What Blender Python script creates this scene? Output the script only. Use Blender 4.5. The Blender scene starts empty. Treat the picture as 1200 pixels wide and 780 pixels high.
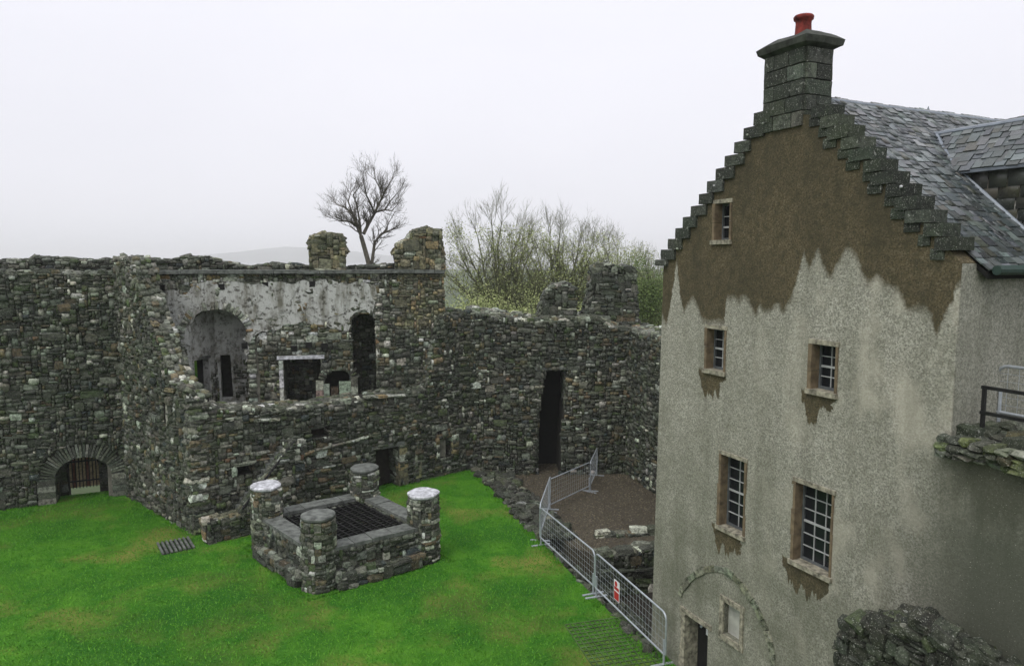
import bpy, bmesh, math, random
import numpy as np
from mathutils import Vector, Matrix, Euler, noise
from mathutils.geometry import delaunay_2d_cdt
R = math.radians
SC = bpy.context.scene
COL = SC.collection
rnd = random.Random(7)

# ------------------------------------------------------------------ camera, sky, sun
H = 8.0; F = 850.0; HOR = 303.0
PITCH = math.atan((390 - HOR) / F)
cam = bpy.data.cameras.new('camera'); cam.sensor_width = 36; cam.lens = F / 1200 * 36
cam.clip_start = 0.1; cam.clip_end = 20000
camo = bpy.data.objects.new('camera', cam); COL.objects.link(camo)
camo.location = (0, 0, H); camo.rotation_euler = (math.pi / 2 - PITCH, 0, 0)
SC.camera = camo
SUN_EL, SUN_AZ = R(58), R(-35)
w = bpy.data.worlds.new('World'); SC.world = w; w.use_nodes = True
nt = w.node_tree; nt.nodes.clear()
sky = nt.nodes.new('ShaderNodeTexSky'); sky.sky_type = 'NISHITA'; sky.sun_disc = False
sky.sun_elevation = SUN_EL; sky.sun_rotation = SUN_AZ; sky.air_density = 1.0; sky.dust_density = 4.0
skb = nt.nodes.new('ShaderNodeBackground'); skb.inputs[1].default_value = 0.05
cl = nt.nodes.new('ShaderNodeBackground'); cl.inputs[1].default_value = 1.08
tc = nt.nodes.new('ShaderNodeTexCoord'); nz = nt.nodes.new('ShaderNodeTexNoise')
mp = nt.nodes.new('ShaderNodeMapping'); mp.inputs['Scale'].default_value = (1, 1, 2.5)
nz.inputs['Scale'].default_value = 1.4; nz.inputs['Detail'].default_value = 4
cr = nt.nodes.new('ShaderNodeValToRGB')
cr.color_ramp.elements[0].position = 0.3; cr.color_ramp.elements[0].color = (.80, .80, .87, 1)
cr.color_ramp.elements[1].position = 0.7; cr.color_ramp.elements[1].color = (.87, .865, .935, 1)
mx = nt.nodes.new('ShaderNodeMixShader'); mx.inputs[0].default_value = 0.94
out = nt.nodes.new('ShaderNodeOutputWorld')
L = nt.links.new
L(tc.outputs['Generated'], mp.inputs[0]); L(mp.outputs[0], nz.inputs['Vector']); L(nz.outputs[0], cr.inputs[0])
sz = nt.nodes.new('ShaderNodeSeparateXYZ'); L(tc.outputs['Generated'], sz.inputs[0])
m1 = nt.nodes.new('ShaderNodeMath'); m1.operation = 'MULTIPLY'; L(sz.outputs[2], m1.inputs[0]); L(sz.outputs[2], m1.inputs[1])
m2 = nt.nodes.new('ShaderNodeMath'); m2.operation = 'MULTIPLY_ADD'; L(m1.outputs[0], m2.inputs[0]); m2.inputs[1].default_value = .8; m2.inputs[2].default_value = 1.14
L(m2.outputs[0], cl.inputs[1]); L(cr.outputs[0], cl.inputs[0]); L(sky.outputs[0], skb.inputs[0])
L(skb.outputs[0], mx.inputs[1]); L(cl.outputs[0], mx.inputs[2]); L(mx.outputs[0], out.inputs[0])
sun = bpy.data.lights.new('sun', 'SUN'); sun.energy = 1.3; sun.angle = R(30); sun.color = (1, .97, .92)
suno = bpy.data.objects.new('sun', sun); COL.objects.link(suno)
sd = Vector((math.sin(SUN_AZ) * math.cos(SUN_EL), math.cos(SUN_AZ) * math.cos(SUN_EL), math.sin(SUN_EL)))
sd = Vector((-0.35, -0.45, 0.82)).normalized()
suno.rotation_euler = sd.to_track_quat('Z', 'Y').to_euler()
sky.sun_elevation = math.asin(sd.z); sky.sun_rotation = math.atan2(sd.x, sd.y)
SC.view_settings.view_transform = 'Standard'; SC.view_settings.look = 'None'
SC.view_settings.exposure = 0.0; SC.view_settings.gamma = 1.0
SC.cycles.max_bounces = 6; SC.cycles.diffuse_bounces = 3; SC.cycles.volume_bounces = 3
try: SC.cycles.use_denoising = True
except Exception: pass

# ------------------------------------------------------------------ photograph geometry -> real positions
CF = Vector((0, math.cos(PITCH), -math.sin(PITCH))); CU = Vector((0, math.sin(PITCH), math.cos(PITCH)))
CP = Vector((0, 0, H))
def ray(px, py): return Vector(((px - 600) / F, 0, 0)) + CU * (-(py - 390) / F) + CF
def atz(px, py, z=0.0):
    d = ray(px, py); t = (z - H) / d.z; return CP + d * t
def aty(px, py, y):
    d = ray(px, py); return CP + d * (y / d.y)
def proj(p):
    v = p - CP; z = v.dot(CF)
    if z < .1: return None
    return 600 + F * v.x / z, 390 - F * v.dot(CU) / z, z
class Frame:
    """local x along the wall (left to right seen from outside), local y into the wall, z up"""
    def __init__(s, a, b):
        a = Vector((a[0], a[1], 0)); b = Vector((b[0], b[1], 0))
        s.o = a; s.len = (b - a).length; s.ang = math.atan2(b.y - a.y, b.x - a.x)
        s.m = Matrix.Translation(a) @ Matrix.Rotation(s.ang, 4, 'Z')
        s.x = s.m.to_3x3() @ Vector((1, 0, 0)); s.y = s.m.to_3x3() @ Vector((0, 1, 0))
    def uv(s, px, py, off=0.0):
        d = ray(px, py); t = (s.o + s.y * off - CP).dot(s.y) / d.dot(s.y)
        p = CP + d * t - s.o; return (p.dot(s.x), p.z)
    def uvs(s, pts, off=0.0): return [s.uv(a, b, off) for a, b in pts]

# ------------------------------------------------------------------ node helpers and materials
class NB:
    def __init__(s, name, rough=.85, spec=.3, metal=0):
        s.m = bpy.data.materials.new(name); s.m.use_nodes = True; s.t = s.m.node_tree
        s.b = s.t.nodes['Principled BSDF']; s.b.inputs['Roughness'].default_value = rough
        s.b.inputs['Specular IOR Level'].default_value = spec; s.b.inputs['Metallic'].default_value = metal
        s.tc = s.t.nodes.new('ShaderNodeTexCoord'); s.geo = s.t.nodes.new('ShaderNodeNewGeometry')
        s.obj = s.tc.outputs['Object']; s.pos = s.geo.outputs['Position']
    def n(s, typ, **kw):
        nd = s.t.nodes.new(typ)
        for k, v in kw.items(): setattr(nd, k, v)
        return nd
    def put(s, sock, v):
        if isinstance(v, bpy.types.NodeSocket): s.t.links.new(v, sock)
        elif isinstance(v, (tuple, list)) and len(v) == 3 and sock.type == 'RGBA': sock.default_value = (*v, 1)
        else: sock.default_value = v
    def noise(s, scale, detail=3, vec=None, rough=.55, dist=0.0, dims='3D'):
        nd = s.n('ShaderNodeTexNoise'); s.put(nd.inputs['Vector'], vec or s.pos)
        nd.inputs['Scale'].default_value = scale; nd.inputs['Detail'].default_value = detail
        nd.inputs['Roughness'].default_value = rough; nd.inputs['Distortion'].default_value = dist
        return nd.outputs['Fac']
    def vor(s, scale, vec=None, out='Distance'):
        nd = s.n('ShaderNodeTexVoronoi'); s.put(nd.inputs['Vector'], vec or s.pos); nd.inputs['Scale'].default_value = scale
        return nd.outputs[out]
    def math(s, op, a, b=0.0, c=None, clamp=False):
        nd = s.n('ShaderNodeMath', operation=op, use_clamp=clamp); s.put(nd.inputs[0], a); s.put(nd.inputs[1], b)
        if c is not None: s.put(nd.inputs[2], c)
        return nd.outputs[0]
    def rng(s, v, a, b, c=0.0, d=1.0):
        nd = s.n('ShaderNodeMapRange'); s.put(nd.inputs['Value'], v)
        for k, x in zip(('From Min', 'From Max', 'To Min', 'To Max'), (a, b, c, d)): s.put(nd.inputs[k], x)
        return nd.outputs[0]
    def mix(s, f, a, b, blend='MIX'):
        nd = s.n('ShaderNodeMix', data_type='RGBA', blend_type=blend)
        s.put(nd.inputs[0], f); s.put(nd.inputs[6], a); s.put(nd.inputs[7], b); return nd.outputs[2]
    def scale(s, v, sc):
        nd = s.n('ShaderNodeMapping'); s.put(nd.inputs[0], v); nd.inputs['Scale'].default_value = sc; return nd.outputs[0]
    def sep(s, v):
        nd = s.n('ShaderNodeSeparateXYZ'); s.put(nd.inputs[0], v); return nd.outputs
    def col(s, v): s.put(s.b.inputs['Base Color'], v)
    def bump(s, h, st=.5, d=.02):
        nd = s.n('ShaderNodeBump'); nd.inputs['Strength'].default_value = st; nd.inputs['Distance'].default_value = d
        s.put(nd.inputs['Height'], h); s.t.links.new(nd.outputs[0], s.b.inputs['Normal'])

def stone_nodes(b, base, moss=.35, lichen=1.0):
    c = b.mix(b.rng(b.noise(11, 5, rough=.7), .38, .6, 0, 1), b.mix(.8, base, (.014, .016, .012), 'MIX'), base)
    c = b.mix(b.math('MULTIPLY', b.rng(b.noise(1.1, 4), .48, .66), moss), c, (.035, .055, .018))
    c = b.mix(b.rng(b.noise(55, 2), .60, .70, 0, .7 * lichen), c, (.38, .39, .33))
    c = b.mix(b.math('MULTIPLY', b.rng(b.noise(14, 3), .66, .70), .55 * lichen), c, (.42, .43, .38))
    b.col(c); b.bump(b.noise(38, 5, rough=.7), .9, .025)
def M_stone(name, src, moss=.35):
    b = NB(name, .78, .35)
    if src == 'obj': base = b.n('ShaderNodeObjectInfo').outputs['Color']
    else: base = b.n('ShaderNodeAttribute', attribute_name='tone').outputs['Color']
    stone_nodes(b, base, moss); return b.m
MSO = M_stone('rubble_stone', 'obj'); MSA = M_stone('rubble_stone_small', 'att')
def M_flat(name, c, rough=.8, metal=0, spec=.3, var=.5, scale=8, bump=.3, bs=40):
    b = NB(name, rough, spec, metal)
    b.col(b.mix(b.rng(b.noise(scale, 4), .3, .7), tuple(x * (1 - var) for x in c), tuple(min(1, x * (1 + var * .6)) for x in c)))
    if bump: b.bump(b.noise(bs, 4), bump, .01)
    return b.m
M_mortar = M_flat('lime_mortar_dark', (.028, .027, .021), .95, var=.5, bump=.8, bs=25)
M_mortar_l = M_flat('lime_mortar_pale', (.16, .155, .125), .95, var=.6, scale=4, bump=.8, bs=25)
M_slab = M_flat('slab_stone', (.13, .14, .125), .7, var=.6, scale=6, bump=.6)
M_slab_pale = M_flat('pale_wet_slab', (.55, .56, .58), .45, spec=.5, var=.6, scale=9, bump=.4)
M_drs = M_flat('dressed_sandstone', (.17, .13, .08), .85, var=.5, scale=7, bump=.5)
M_iron = M_flat('black_iron', (.018, .018, .018), .5, .3, var=.4, bump=.2)
M_rust = M_flat('rusted_iron', (.16, .07, .03), .8, .1, var=.5, scale=12)
M_galv = M_flat('galvanised_steel', (.46, .50, .53), .45, .5, .5, var=.2, scale=10, bump=0)
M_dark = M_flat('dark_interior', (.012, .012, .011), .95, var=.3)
M_wood = M_flat('weathered_board', (.36, .29, .17), .8, var=.6, scale=14)
M_woodr = M_flat('red_brown_board', (.17, .06, .04), .8, var=.6, scale=14)
M_frame = M_flat('window_frame_dark_paint', (.10, .11, .11), .5, var=.3)
M_bar = M_flat('glazing_bar_paint', (.42, .43, .42), .5, var=.3)
M_pot = M_flat('terracotta_red', (.20, .030, .022), .8, var=.75, scale=9)
M_gut = M_flat('gutter_dark_green', (.03, .055, .045), .45, var=.3)
M_lead = M_flat('lead_flashing', (.20, .23, .26), .35, .2, .5, var=.3, scale=5)
M_white = M_flat('white_print', (.75, .75, .75), .5, var=.05, bump=0)
M_red = M_flat('red_print', (.45, .03, .03), .5, var=.1, bump=0)
def m_glass():
    b = NB('dark_window_glass', .12, .25); b.col((.012, .014, .016)); b.bump(b.noise(3, 1), .25, .01); return b.m
M_glass = m_glass()
def m_bark(name, c1, c2):
    b = NB(name, .9, .2); b.col(b.mix(b.rng(b.noise(6, 3), .4, .62), c1, c2)); return b.m
M_bark = m_bark('bark_grey', (.075, .068, .055), (.13, .12, .09)); M_bark2 = m_bark('bark_mossy', (.13, .125, .085), (.16, .18, .08))
def m_leaf(name, c1, c2):
    b = NB(name, .7, .2); b.col(b.mix(b.n('ShaderNodeNewGeometry').outputs['Random Per Island'], c1, c2)); return b.m
M_leaf = m_leaf('spring_leaf', (.17, .22, .07), (.42, .46, .20)); M_leafd = m_leaf('bush_leaf', (.05, .085, .025), (.15, .21, .06))
M_blade = m_leaf('grass_blade', (.045, .19, .010), (.115, .31, .022))
def m_lawn():
    b = NB('lawn_turf', .9, .15)
    g = b.mix(b.rng(b.noise(1.6, 5), .35, .65), (.042, .19, .010), (.11, .31, .020))
    g = b.mix(b.rng(b.noise(30, 4, rough=.75), .35, .7, 0, .6), g, (.018, .07, .006))
    g = b.mix(b.rng(b.noise(.42, 5, rough=.6), .50, .66, 0, .8), g, (.25, .23, .06))
    g = b.mix(b.rng(b.noise(.23, 3), .42, .60, 0, .75), g, (.018, .105, .008))
    b.col(g); b.bump(b.noise(45, 4, rough=.8), .9, .04); return b.m
M_lawn = m_lawn()
def m_gravel():
    b = NB('wet_gravel', .8, .35)
    g = b.mix(b.rng(b.vor(28, out='Distance'), 0, .6), (.15, .128, .082), (.05, .043, .029))
    g = b.mix(b.rng(b.noise(.7, 4), .4, .65, 0, .6), g, (.05, .042, .03))
    b.col(g); b.bump(b.vor(28), .8, .02); return b.m
M_gravel = m_gravel()
M_soil = M_flat('dark_soil', (.03, .026, .02), .95, var=.5, bump=.8, bs=14)
M_land = M_flat('moor_land', (.06, .085, .035), .95, var=.4, scale=.02)
M_hill = M_flat('far_hillside', (.13, .14, .12), .95, var=.4, scale=.01)
M_pebble = m_leaf('pebble', (.05, .043, .028), (.18, .155, .11))
def m_plaster(name='old_lime_plaster', dirt=.9, vs=.28):
    b = NB(name, .9, .2)
    v = b.scale(b.obj, (1, 1, vs))
    c = b.mix(b.rng(b.noise(2.6, 6, v, .65), .36, .54), (.17, .165, .13), (.50, .51, .475))
    c = b.mix(b.rng(b.noise(6, 6, None, .7), .52, .62, 0, dirt), c, (.065, .062, .048))
    c = b.mix(b.rng(b.noise(26, 4, None, .7), .58, .66, 0, .7), c, (.08, .08, .06))
    b.col(c); b.bump(b.noise(20, 6, rough=.7), .8, .03); return b.m
M_plaster = m_plaster(); M_plaster2 = m_plaster('recess_plaster_lit', .7, .8)  # recess copy has less dirt: its lighter colour stands in for light

# ------------------------------------------------------------------ object helpers
def link(o, parent=None):
    COL.objects.link(o)
    if parent: o.parent = parent
    return o
def tag(o, label=None, cat=None, group=None, kind=None):
    for k, v in (('label', label), ('category', cat), ('group', group), ('kind', kind)):
        if v: o[k] = v
    return o
def empty(name, m, label=None, cat=None, group=None):
    o = bpy.data.objects.new(name, None); o.matrix_world = m if isinstance(m, Matrix) else Matrix.Translation(m)
    o.empty_display_size = .3; link(o); tag(o, label, cat, group); return o
def me_obj(name, verts, faces, mat, parent=None, smooth=False, m=None):
    me = bpy.data.meshes.new(name); me.from_pydata([tuple(v) for v in verts], [], faces); me.update()
    if smooth: me.polygons.foreach_set('use_smooth', [True] * len(me.polygons))
    me.materials.append(mat); o = bpy.data.objects.new(name, me); link(o, parent)
    if m is not None: o.matrix_local = m
    return o
class MB:
    def __init__(s): s.v = []; s.f = []
    def add(s, vs, fs):
        k = len(s.v); s.v += [Vector(v) for v in vs]; s.f += [tuple(i + k for i in f) for f in fs]
    def box(s, a, b, m=None):
        (x0, y0, z0), (x1, y1, z1) = a, b
        vs = [Vector(p) for p in ((x0,y0,z0),(x1,y0,z0),(x1,y1,z0),(x0,y1,z0),(x0,y0,z1),(x1,y0,z1),(x1,y1,z1),(x0,y1,z1))]
        if m is not None: vs = [m @ v for v in vs]
        s.add(vs, [(0,3,2,1),(4,5,6,7),(0,1,5,4),(1,2,6,5),(2,3,7,6),(3,0,4,7)])
    def tube(s, pts, r, n=6, closed=False, caps=True):
        pts = [Vector(p) for p in pts]; rs = r if isinstance(r, (list, tuple)) else [r] * len(pts)
        k0 = len(s.v); N = len(pts); prev = None
        for i, p in enumerate(pts):
            if closed: t = (pts[(i + 1) % N] - pts[i - 1])
            else: t = pts[min(i + 1, N - 1)] - pts[max(i - 1, 0)]
            t.normalize()
            if prev is None: a = t.orthogonal().normalized()
            else: a = (prev - t * prev.dot(t)).normalized()
            prev = a; c = t.cross(a)
            for j in range(n):
                th = 2 * math.pi * j / n; s.v.append(p + (a * math.cos(th) + c * math.sin(th)) * rs[i])
        for i in range(N if closed else N - 1):
            i2 = (i + 1) % N
            for j in range(n):
                j2 = (j + 1) % n; s.f.append((k0 + i * n + j, k0 + i * n + j2, k0 + i2 * n + j2, k0 + i2 * n + j))
        if caps and not closed:
            s.f.append(tuple(k0 + j for j in range(n))[::-1]); s.f.append(tuple(k0 + (N - 1) * n + j for j in range(n)))
    def lathe(s, prof, n=20, c=(0, 0, 0)):
        k0 = len(s.v)
        for r, z in prof:
            for j in range(n):
                th = 2 * math.pi * j / n; s.v.append(Vector((c[0] + r * math.cos(th), c[1] + r * math.sin(th), c[2] + z)))
        for i in range(len(prof) - 1):
            for j in range(n):
                j2 = (j + 1) % n; s.f.append((k0 + i * n + j, k0 + i * n + j2, k0 + (i + 1) * n + j2, k0 + (i + 1) * n + j))
        s.f.append(tuple(k0 + j for j in range(n))[::-1]); s.f.append(tuple(k0 + (len(prof) - 1) * n + j for j in range(n)))
    def build(s, name, mat, parent=None, smooth=False): return me_obj(name, s.v, s.f, mat, parent, smooth)

def inpoly(p, poly):
    x, y = p; c = False; n = len(poly); j = n - 1
    for i in range(n):
        xi, yi = poly[i]; xj, yj = poly[j]
        if (yi > y) != (yj > y) and x < (xj - xi) * (y - yi) / (yj - yi) + xi: c = not c
        j = i
    return c
def rough(poly, amp=.05, step=.3, closed=True):
    o = []; n = len(poly)
    for i in range(n if closed else n - 1):
        a = Vector(poly[i]); b = Vector(poly[(i + 1) % n]); k = max(1, int((b - a).length / step))
        for j in range(k):
            p = a.lerp(b, j / k)
            if j: p = p + Vector((rnd.uniform(-amp, amp), rnd.uniform(-amp, amp)))
            o.append((p.x, p.y))
    if not closed: o.append(tuple(poly[-1]))
    return o
def solid(name, outline, holes, y0, y1, mat, parent, grid=0.0):
    """outline and holes in local (x, z), given thickness from y0 to y1"""
    vs = []; es = []
    for poly in [outline] + list(holes):
        k = len(vs); vs += [Vector(p) for p in poly]; n = len(poly); es += [(k + i, k + (i + 1) % n) for i in range(n)]
    r = delaunay_2d_cdt(vs, es, [], 0, 1e-5); V, Fc = r[0], r[2]
    tri = []
    for f in Fc:
        c = sum((V[i] for i in f), Vector((0, 0))) / len(f)
        if inpoly(c, outline) and not any(inpoly(c, h) for h in holes):
            a, b, d = V[f[0]], V[f[1]], V[f[2]]
            if abs((b - a).cross(d - a)) < 1e-7: continue
            if (b - a).cross(d - a) < 0: f = f[::-1]
            tri.append(tuple(f))
    n = len(V); verts = [(v.x, y0, v.y) for v in V] + [(v.x, y1, v.y) for v in V]
    faces = list(tri) + [tuple(i + n for i in f[::-1]) for f in tri]
    ed = {}
    for f in tri:
        for i in range(3): ed[(f[i], f[(i + 1) % 3])] = 1
    for (a, b) in ed:
        if (b, a) not in ed: faces.append((b, a, a + n, b + n))
    return me_obj(name, verts, faces, mat, parent)

# ------------------------------------------------------------------ stones
def stone_mesh(name, sub, roundness, jit, seed, mat):
    r = random.Random(seed); bm = bmesh.new(); bmesh.ops.create_cube(bm, size=1)
    bmesh.ops.subdivide_edges(bm, edges=bm.edges[:], cuts=1, use_grid_fill=True)
    for v in bm.verts:
        c = v.co.copy(); s_ = c.normalized() * .62
        v.co = c.lerp(s_, roundness) + Vector((r.uniform(-jit, jit), r.uniform(-jit, jit), r.uniform(-jit, jit)))
    bmesh.ops.recalc_face_normals(bm, faces=bm.faces[:])
    me = bpy.data.meshes.new(name); bm.to_mesh(me); bm.free(); me.materials.append(mat); return me
RUB = [stone_mesh('stone', 1, .58, .085, i, MSO) for i in range(12)] + [stone_mesh('stone', 1, .26, .09, 30 + i, MSO) for i in range(8)]
ASH = [stone_mesh('stone_block', 1, .02, .014, 50 + i, MSO) for i in range(8)]
def arr(me):
    v = np.empty(len(me.vertices) * 3); me.vertices.foreach_get('co', v)
    f = np.empty(len(me.loops), dtype=np.int32); me.loops.foreach_get('vertex_index', f)
    return v.reshape(-1, 3), f.reshape(-1, 4)
TPL = {id(m): arr(m) for m in RUB + ASH}
TG = 1.38
def tone(pal, r=rnd):
    x = r.random() * sum(p[0] for p in pal)
    for wgt, c in pal:
        x -= wgt
        if x <= 0: break
    k = r.uniform(.65, 1.3) * TG; return tuple(min(.8, max(.008, a * k * r.uniform(.93, 1.07) * g)) for a, g in zip(c, (.95, 1.0, .89)))
PAL_DARK = [(34, (.040, .043, .035)), (26, (.085, .088, .072)), (15, (.16, .165, .145)), (6, (.10, .078, .048)), (7, (.05, .068, .03)), (6, (.42, .42, .385)), (.15, (.13, .075, .045)), (3, (.03, .04, .045))]
PAL_MID = [(28, (.060, .060, .050)), (26, (.12, .12, .10)), (18, (.22, .22, .19)), (9, (.16, .125, .075)), (7, (.075, .095, .04)), (13, (.50, .50, .46)), (.3, (.20, .12, .07))]
PAL_LIGHT = [(16, (.12, .12, .10)), (26, (.24, .24, .21)), (24, (.40, .40, .37)), (10, (.28, .20, .11)), (6, (.6, .6, .58))]
PAL_WARM = [(20, (.09, .085, .06)), (24, (.15, .14, .10)), (20, (.22, .19, .12)), (8, (.28, .21, .12)), (8, (.40, .39, .34)), (1, (.26, .14, .08))]
PAL_STUB = [(30, (.03, .03, .024)), (20, (.05, .053, .042)), (10, (.075, .078, .062)), (4, (.05, .06, .03)), (2, (.2, .2, .18))]
PAL_WHITE = [(1, (.62, .62, .60)), (1, (.45, .45, .42))]
PAL_CHIM = [(30, (.024, .028, .022)), (30, (.042, .048, .038)), (12, (.075, .08, .068))]

def add_stone(sp, m, size, pal, kind=RUB, col=None):
    sp.append((m, size, rnd.choice(kind), col or tone(pal)))
def pack(u0, u1, v0, v1, inside, cu=.12, cv=.075, wmax=8, hmax=4, wav=.04):
    nu = max(1, int((u1 - u0) / cu)); nv = max(1, int((v1 - v0) / cv)); cu = (u1 - u0) / nu; cv = (v1 - v0) / nv
    ok = np.zeros((nv, nu), bool)
    for j in range(nv):
        for i in range(nu): ok[j, i] = inside((u0 + (i + .5) * cu, v0 + (j + .5) * cv))
    out = []
    for j in range(nv):
        i = 0
        while i < nu:
            if not ok[j, i]: i += 1; continue
            h = min(rnd.choices((1, 2, 3, 4), (32, 40, 19, 9))[0], hmax)
            wd = min(rnd.choices((1, 2, 3, 4, 5, 6, 8), (18, 34, 25, 13, 6, 3, 1))[0], wmax)
            while h > 1 and (j + h > nv or not ok[j + h - 1, i]): h -= 1
            k = 1
            while k < wd and i + k < nu and ok[j:j + h, i + k].all(): k += 1
            if not ok[j:j + h, i].all(): h = 1; k = 1
            ok[j:j + h, i:i + k] = False
            out.append((u0 + (i + k / 2) * cu, v0 + (j + h / 2) * cv, k * cu, h * cv)); i += k
    return out
def rub_plane(sp, M, u0, u1, v0, v1, inside, pal, depth=.18, proud=(.015, .11), cu=.084, cv=.060, palf=None, kind=RUB, wmax=8, hmax=4, skip=0, off=0):
    """M: local matrix whose x is along, y is inward, z is up; stones face -y"""
    s0 = rnd.uniform(0, 99)
    for (u, v, wd, h) in pack(u0, u1, v0, v1, inside, cu, cv, wmax, hmax):
        if skip and rnd.random() < skip: continue
        n1 = noise.noise(Vector((u * .8, v * .8, s0))) * .07; n2 = noise.noise(Vector((u * .7, v * .7, s0 + 7))) * .06
        ax = noise.noise(Vector((u * .5, v * 1.0, s0 + 3))) * R(9) + rnd.uniform(-1, 1) * R(3.5)
        if not inside((u + n1, v + n2)): n1 = n2 = 0
        pr = rnd.uniform(*proud)
        m = M @ Matrix.Translation((u + n1, depth / 2 - pr + off, v + n2)) @ Matrix.Rotation(ax, 4, 'Y') @ Matrix.Rotation(rnd.uniform(-.06, .06), 4, 'Z')
        p = palf(u, v) if palf else pal
        cc = tone(p)
        if sum(cc) > .75 and noise.noise(Vector((u * .55, v * .7, s0 + 11))) < .02 and rnd.random() < .8: cc = tone(p)
        k = 1.0 if kind is ASH else 1.09 * rnd.uniform(.9, 1.05)
        add_stone(sp, m, ((wd - .012) * k, depth, (h - .01) * (k + .05)), p, kind, cc)
def top_stones(sp, prof, y0, y1, pal, size=.26, dz=0.0, hmin=.08, hmax=.2, amp=.05):
    """lay capping stones along a profile of (x, z)"""
    for (xa, za), (xb, zb) in zip(prof[:-1], prof[1:]):
        Lg = math.hypot(xb - xa, zb - za)
        if Lg < .05: continue
        y = y0
        while y < y1 - .05:
            wy = min(rnd.uniform(size * .6, size * 1.1), y1 - y + .05); s = rnd.uniform(-.1, .05)
            while s < Lg:
                wx = rnd.uniform(size * .6, size * 1.5); t = min(1, max(0, (s + wx / 2) / Lg)); h = rnd.uniform(hmin, hmax)
                m = Matrix.Translation((xa + (xb - xa) * t, y + wy / 2, za + (zb - za) * t + dz + rnd.uniform(-amp, amp) + h * .15)) @ Euler((rnd.uniform(-.12, .12), -math.atan2(zb - za, xb - xa) * .7 + rnd.uniform(-.12, .12), rnd.uniform(-.3, .3))).to_matrix().to_4x4()
                add_stone(sp, m, (wx * 1.05, wy * 1.1, h * 1.3), pal); s += wx * .93
            y += wy * .95
def arch_ring(sp, cx, cz, rx, rz, a0, a1, n, length, pal, y=0.0, depth=.25, proud=.05, kind=ASH, gap=.9):
    for i in range(n):
        a = a0 + (a1 - a0) * (i + .5) / n; px = cx + rx * math.cos(a); pz = cz + rz * math.sin(a)
        nx, nzz = math.cos(a) / rx, math.sin(a) / rz; an = math.atan2(nzz, nx)
        arcl = abs(a1 - a0) / n * math.hypot(rx * math.sin(a), rz * math.cos(a)); l = length * rnd.uniform(.75, 1.15)
        m = Matrix.Translation((px + math.cos(an) * l / 2, y + depth / 2 - proud * rnd.uniform(.4, 1.1), pz + math.sin(an) * l / 2)) @ Matrix.Rotation(-an, 4, 'Y')
        add_stone(sp, m, (l, depth, max(.03, arcl * gap * 1.05)), pal, kind)
def reveal(sp, x, z0, z1, depth, side, pal, y0=0.02, cu=.14, cv=.08):
    """side +1: face looks to +x (left jamb); -1: right jamb"""
    if side > 0: M = Matrix.Translation((x, y0, 0)) @ Matrix.Rotation(R(90), 4, 'Z')
    else: M = Matrix.Translation((x, y0 + depth, 0)) @ Matrix.Rotation(R(-90), 4, 'Z')
    rub_plane(sp, M, 0, depth, z0, z1, lambda p: True, pal, depth=.12, proud=(0, .035), cu=cu, cv=cv)

NPARTS = [0]
def finish(root, sp, limit=300, minpx=7.5, name=None, smallname='small_stones'):
    W = root.matrix_world if root.parent is None else root.parent.matrix_world @ root.matrix_basis
    sc = []
    for i, (m, s, me, c) in enumerate(sp):
        p = W @ m.translation; q = proj(p); px = 0
        if q and -15 < q[0] < 1215 and -15 < q[1] < 795:
            px = F * math.sqrt(max(s) * sorted(s)[1]) / q[2] ; mxs = F * max(s) / q[2]
            if mxs < minpx: px = 0
        sc.append(px)
    order = sorted(range(len(sp)), key=lambda i: -sc[i])
    ind = [i for i in order[:limit] if sc[i] > 0]; si = set(ind)
    for i in ind:
        m, s, me, c = sp[i]; o = bpy.data.objects.new(name or me.name.split('.')[0], me); o.color = (*c, 1)
        COL.objects.link(o); o.parent = root; o.matrix_local = m @ Matrix.Diagonal((*s, 1)); NPARTS[0] += 1
    rest = [sp[i] for i in range(len(sp)) if i not in si]
    if rest:
        V = []; FF = []; C = []; k = 0
        for m, s, me, c in rest:
            v, f = TPL[id(me)]; mm = np.array(m @ Matrix.Diagonal((*s, 1)))
            V.append(v @ mm[:3, :3].T + mm[:3, 3]); FF.append(f + k); k += len(v); C.append(np.tile((*c, 1), (len(v), 1)))
        V = np.concatenate(V); FF = np.concatenate(FF); C = np.concatenate(C)
        o = np_mesh(smallname, V, FF, MSA, root, C); o['kind'] = 'stuff'
def np_mesh(name, V, FF, mat, parent=None, C=None):
    me = bpy.data.meshes.new(name); n = FF.shape[1]
    me.vertices.add(len(V)); me.vertices.foreach_set('co', V.astype(np.float32).ravel())
    me.loops.add(FF.size); me.loops.foreach_set('vertex_index', FF.astype(np.int32).ravel())
    me.polygons.add(len(FF)); me.polygons.foreach_set('loop_start', np.arange(0, FF.size, n, dtype=np.int32))
    me.update(calc_edges=True); me.validate()
    if C is not None:
        a = me.color_attributes.new('tone', 'FLOAT_COLOR', 'POINT'); a.data.foreach_set('color', C.astype(np.float32).ravel())
    me.materials.append(mat); o = bpy.data.objects.new(name, me); link(o, parent); return o
def arch_poly(x0, x1, z0, zs, zt, n=14):
    cx = (x0 + x1) / 2; rx = (x1 - x0) / 2
    return [(x0, z0), (x1, z0)] + [(cx + rx * math.cos(math.pi * i / n), zs + (zt - zs) * math.sin(math.pi * i / n)) for i in range(n + 1)]
def bb(poly): xs = [p[0] for p in poly]; zs = [p[1] for p in poly]; return min(xs), max(xs), min(zs), max(zs)
def face(sp, outline, holes, pal, y=0.0, zmin=-.2, **kw):
    a, b, c, d = bb(outline); c = max(c, zmin)
    rub_plane(sp, Matrix.Translation((0, y, 0)), a, b, c, d, lambda p: inpoly(p, outline) and not any(inpoly(p, h) for h in holes), pal, **kw)

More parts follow.
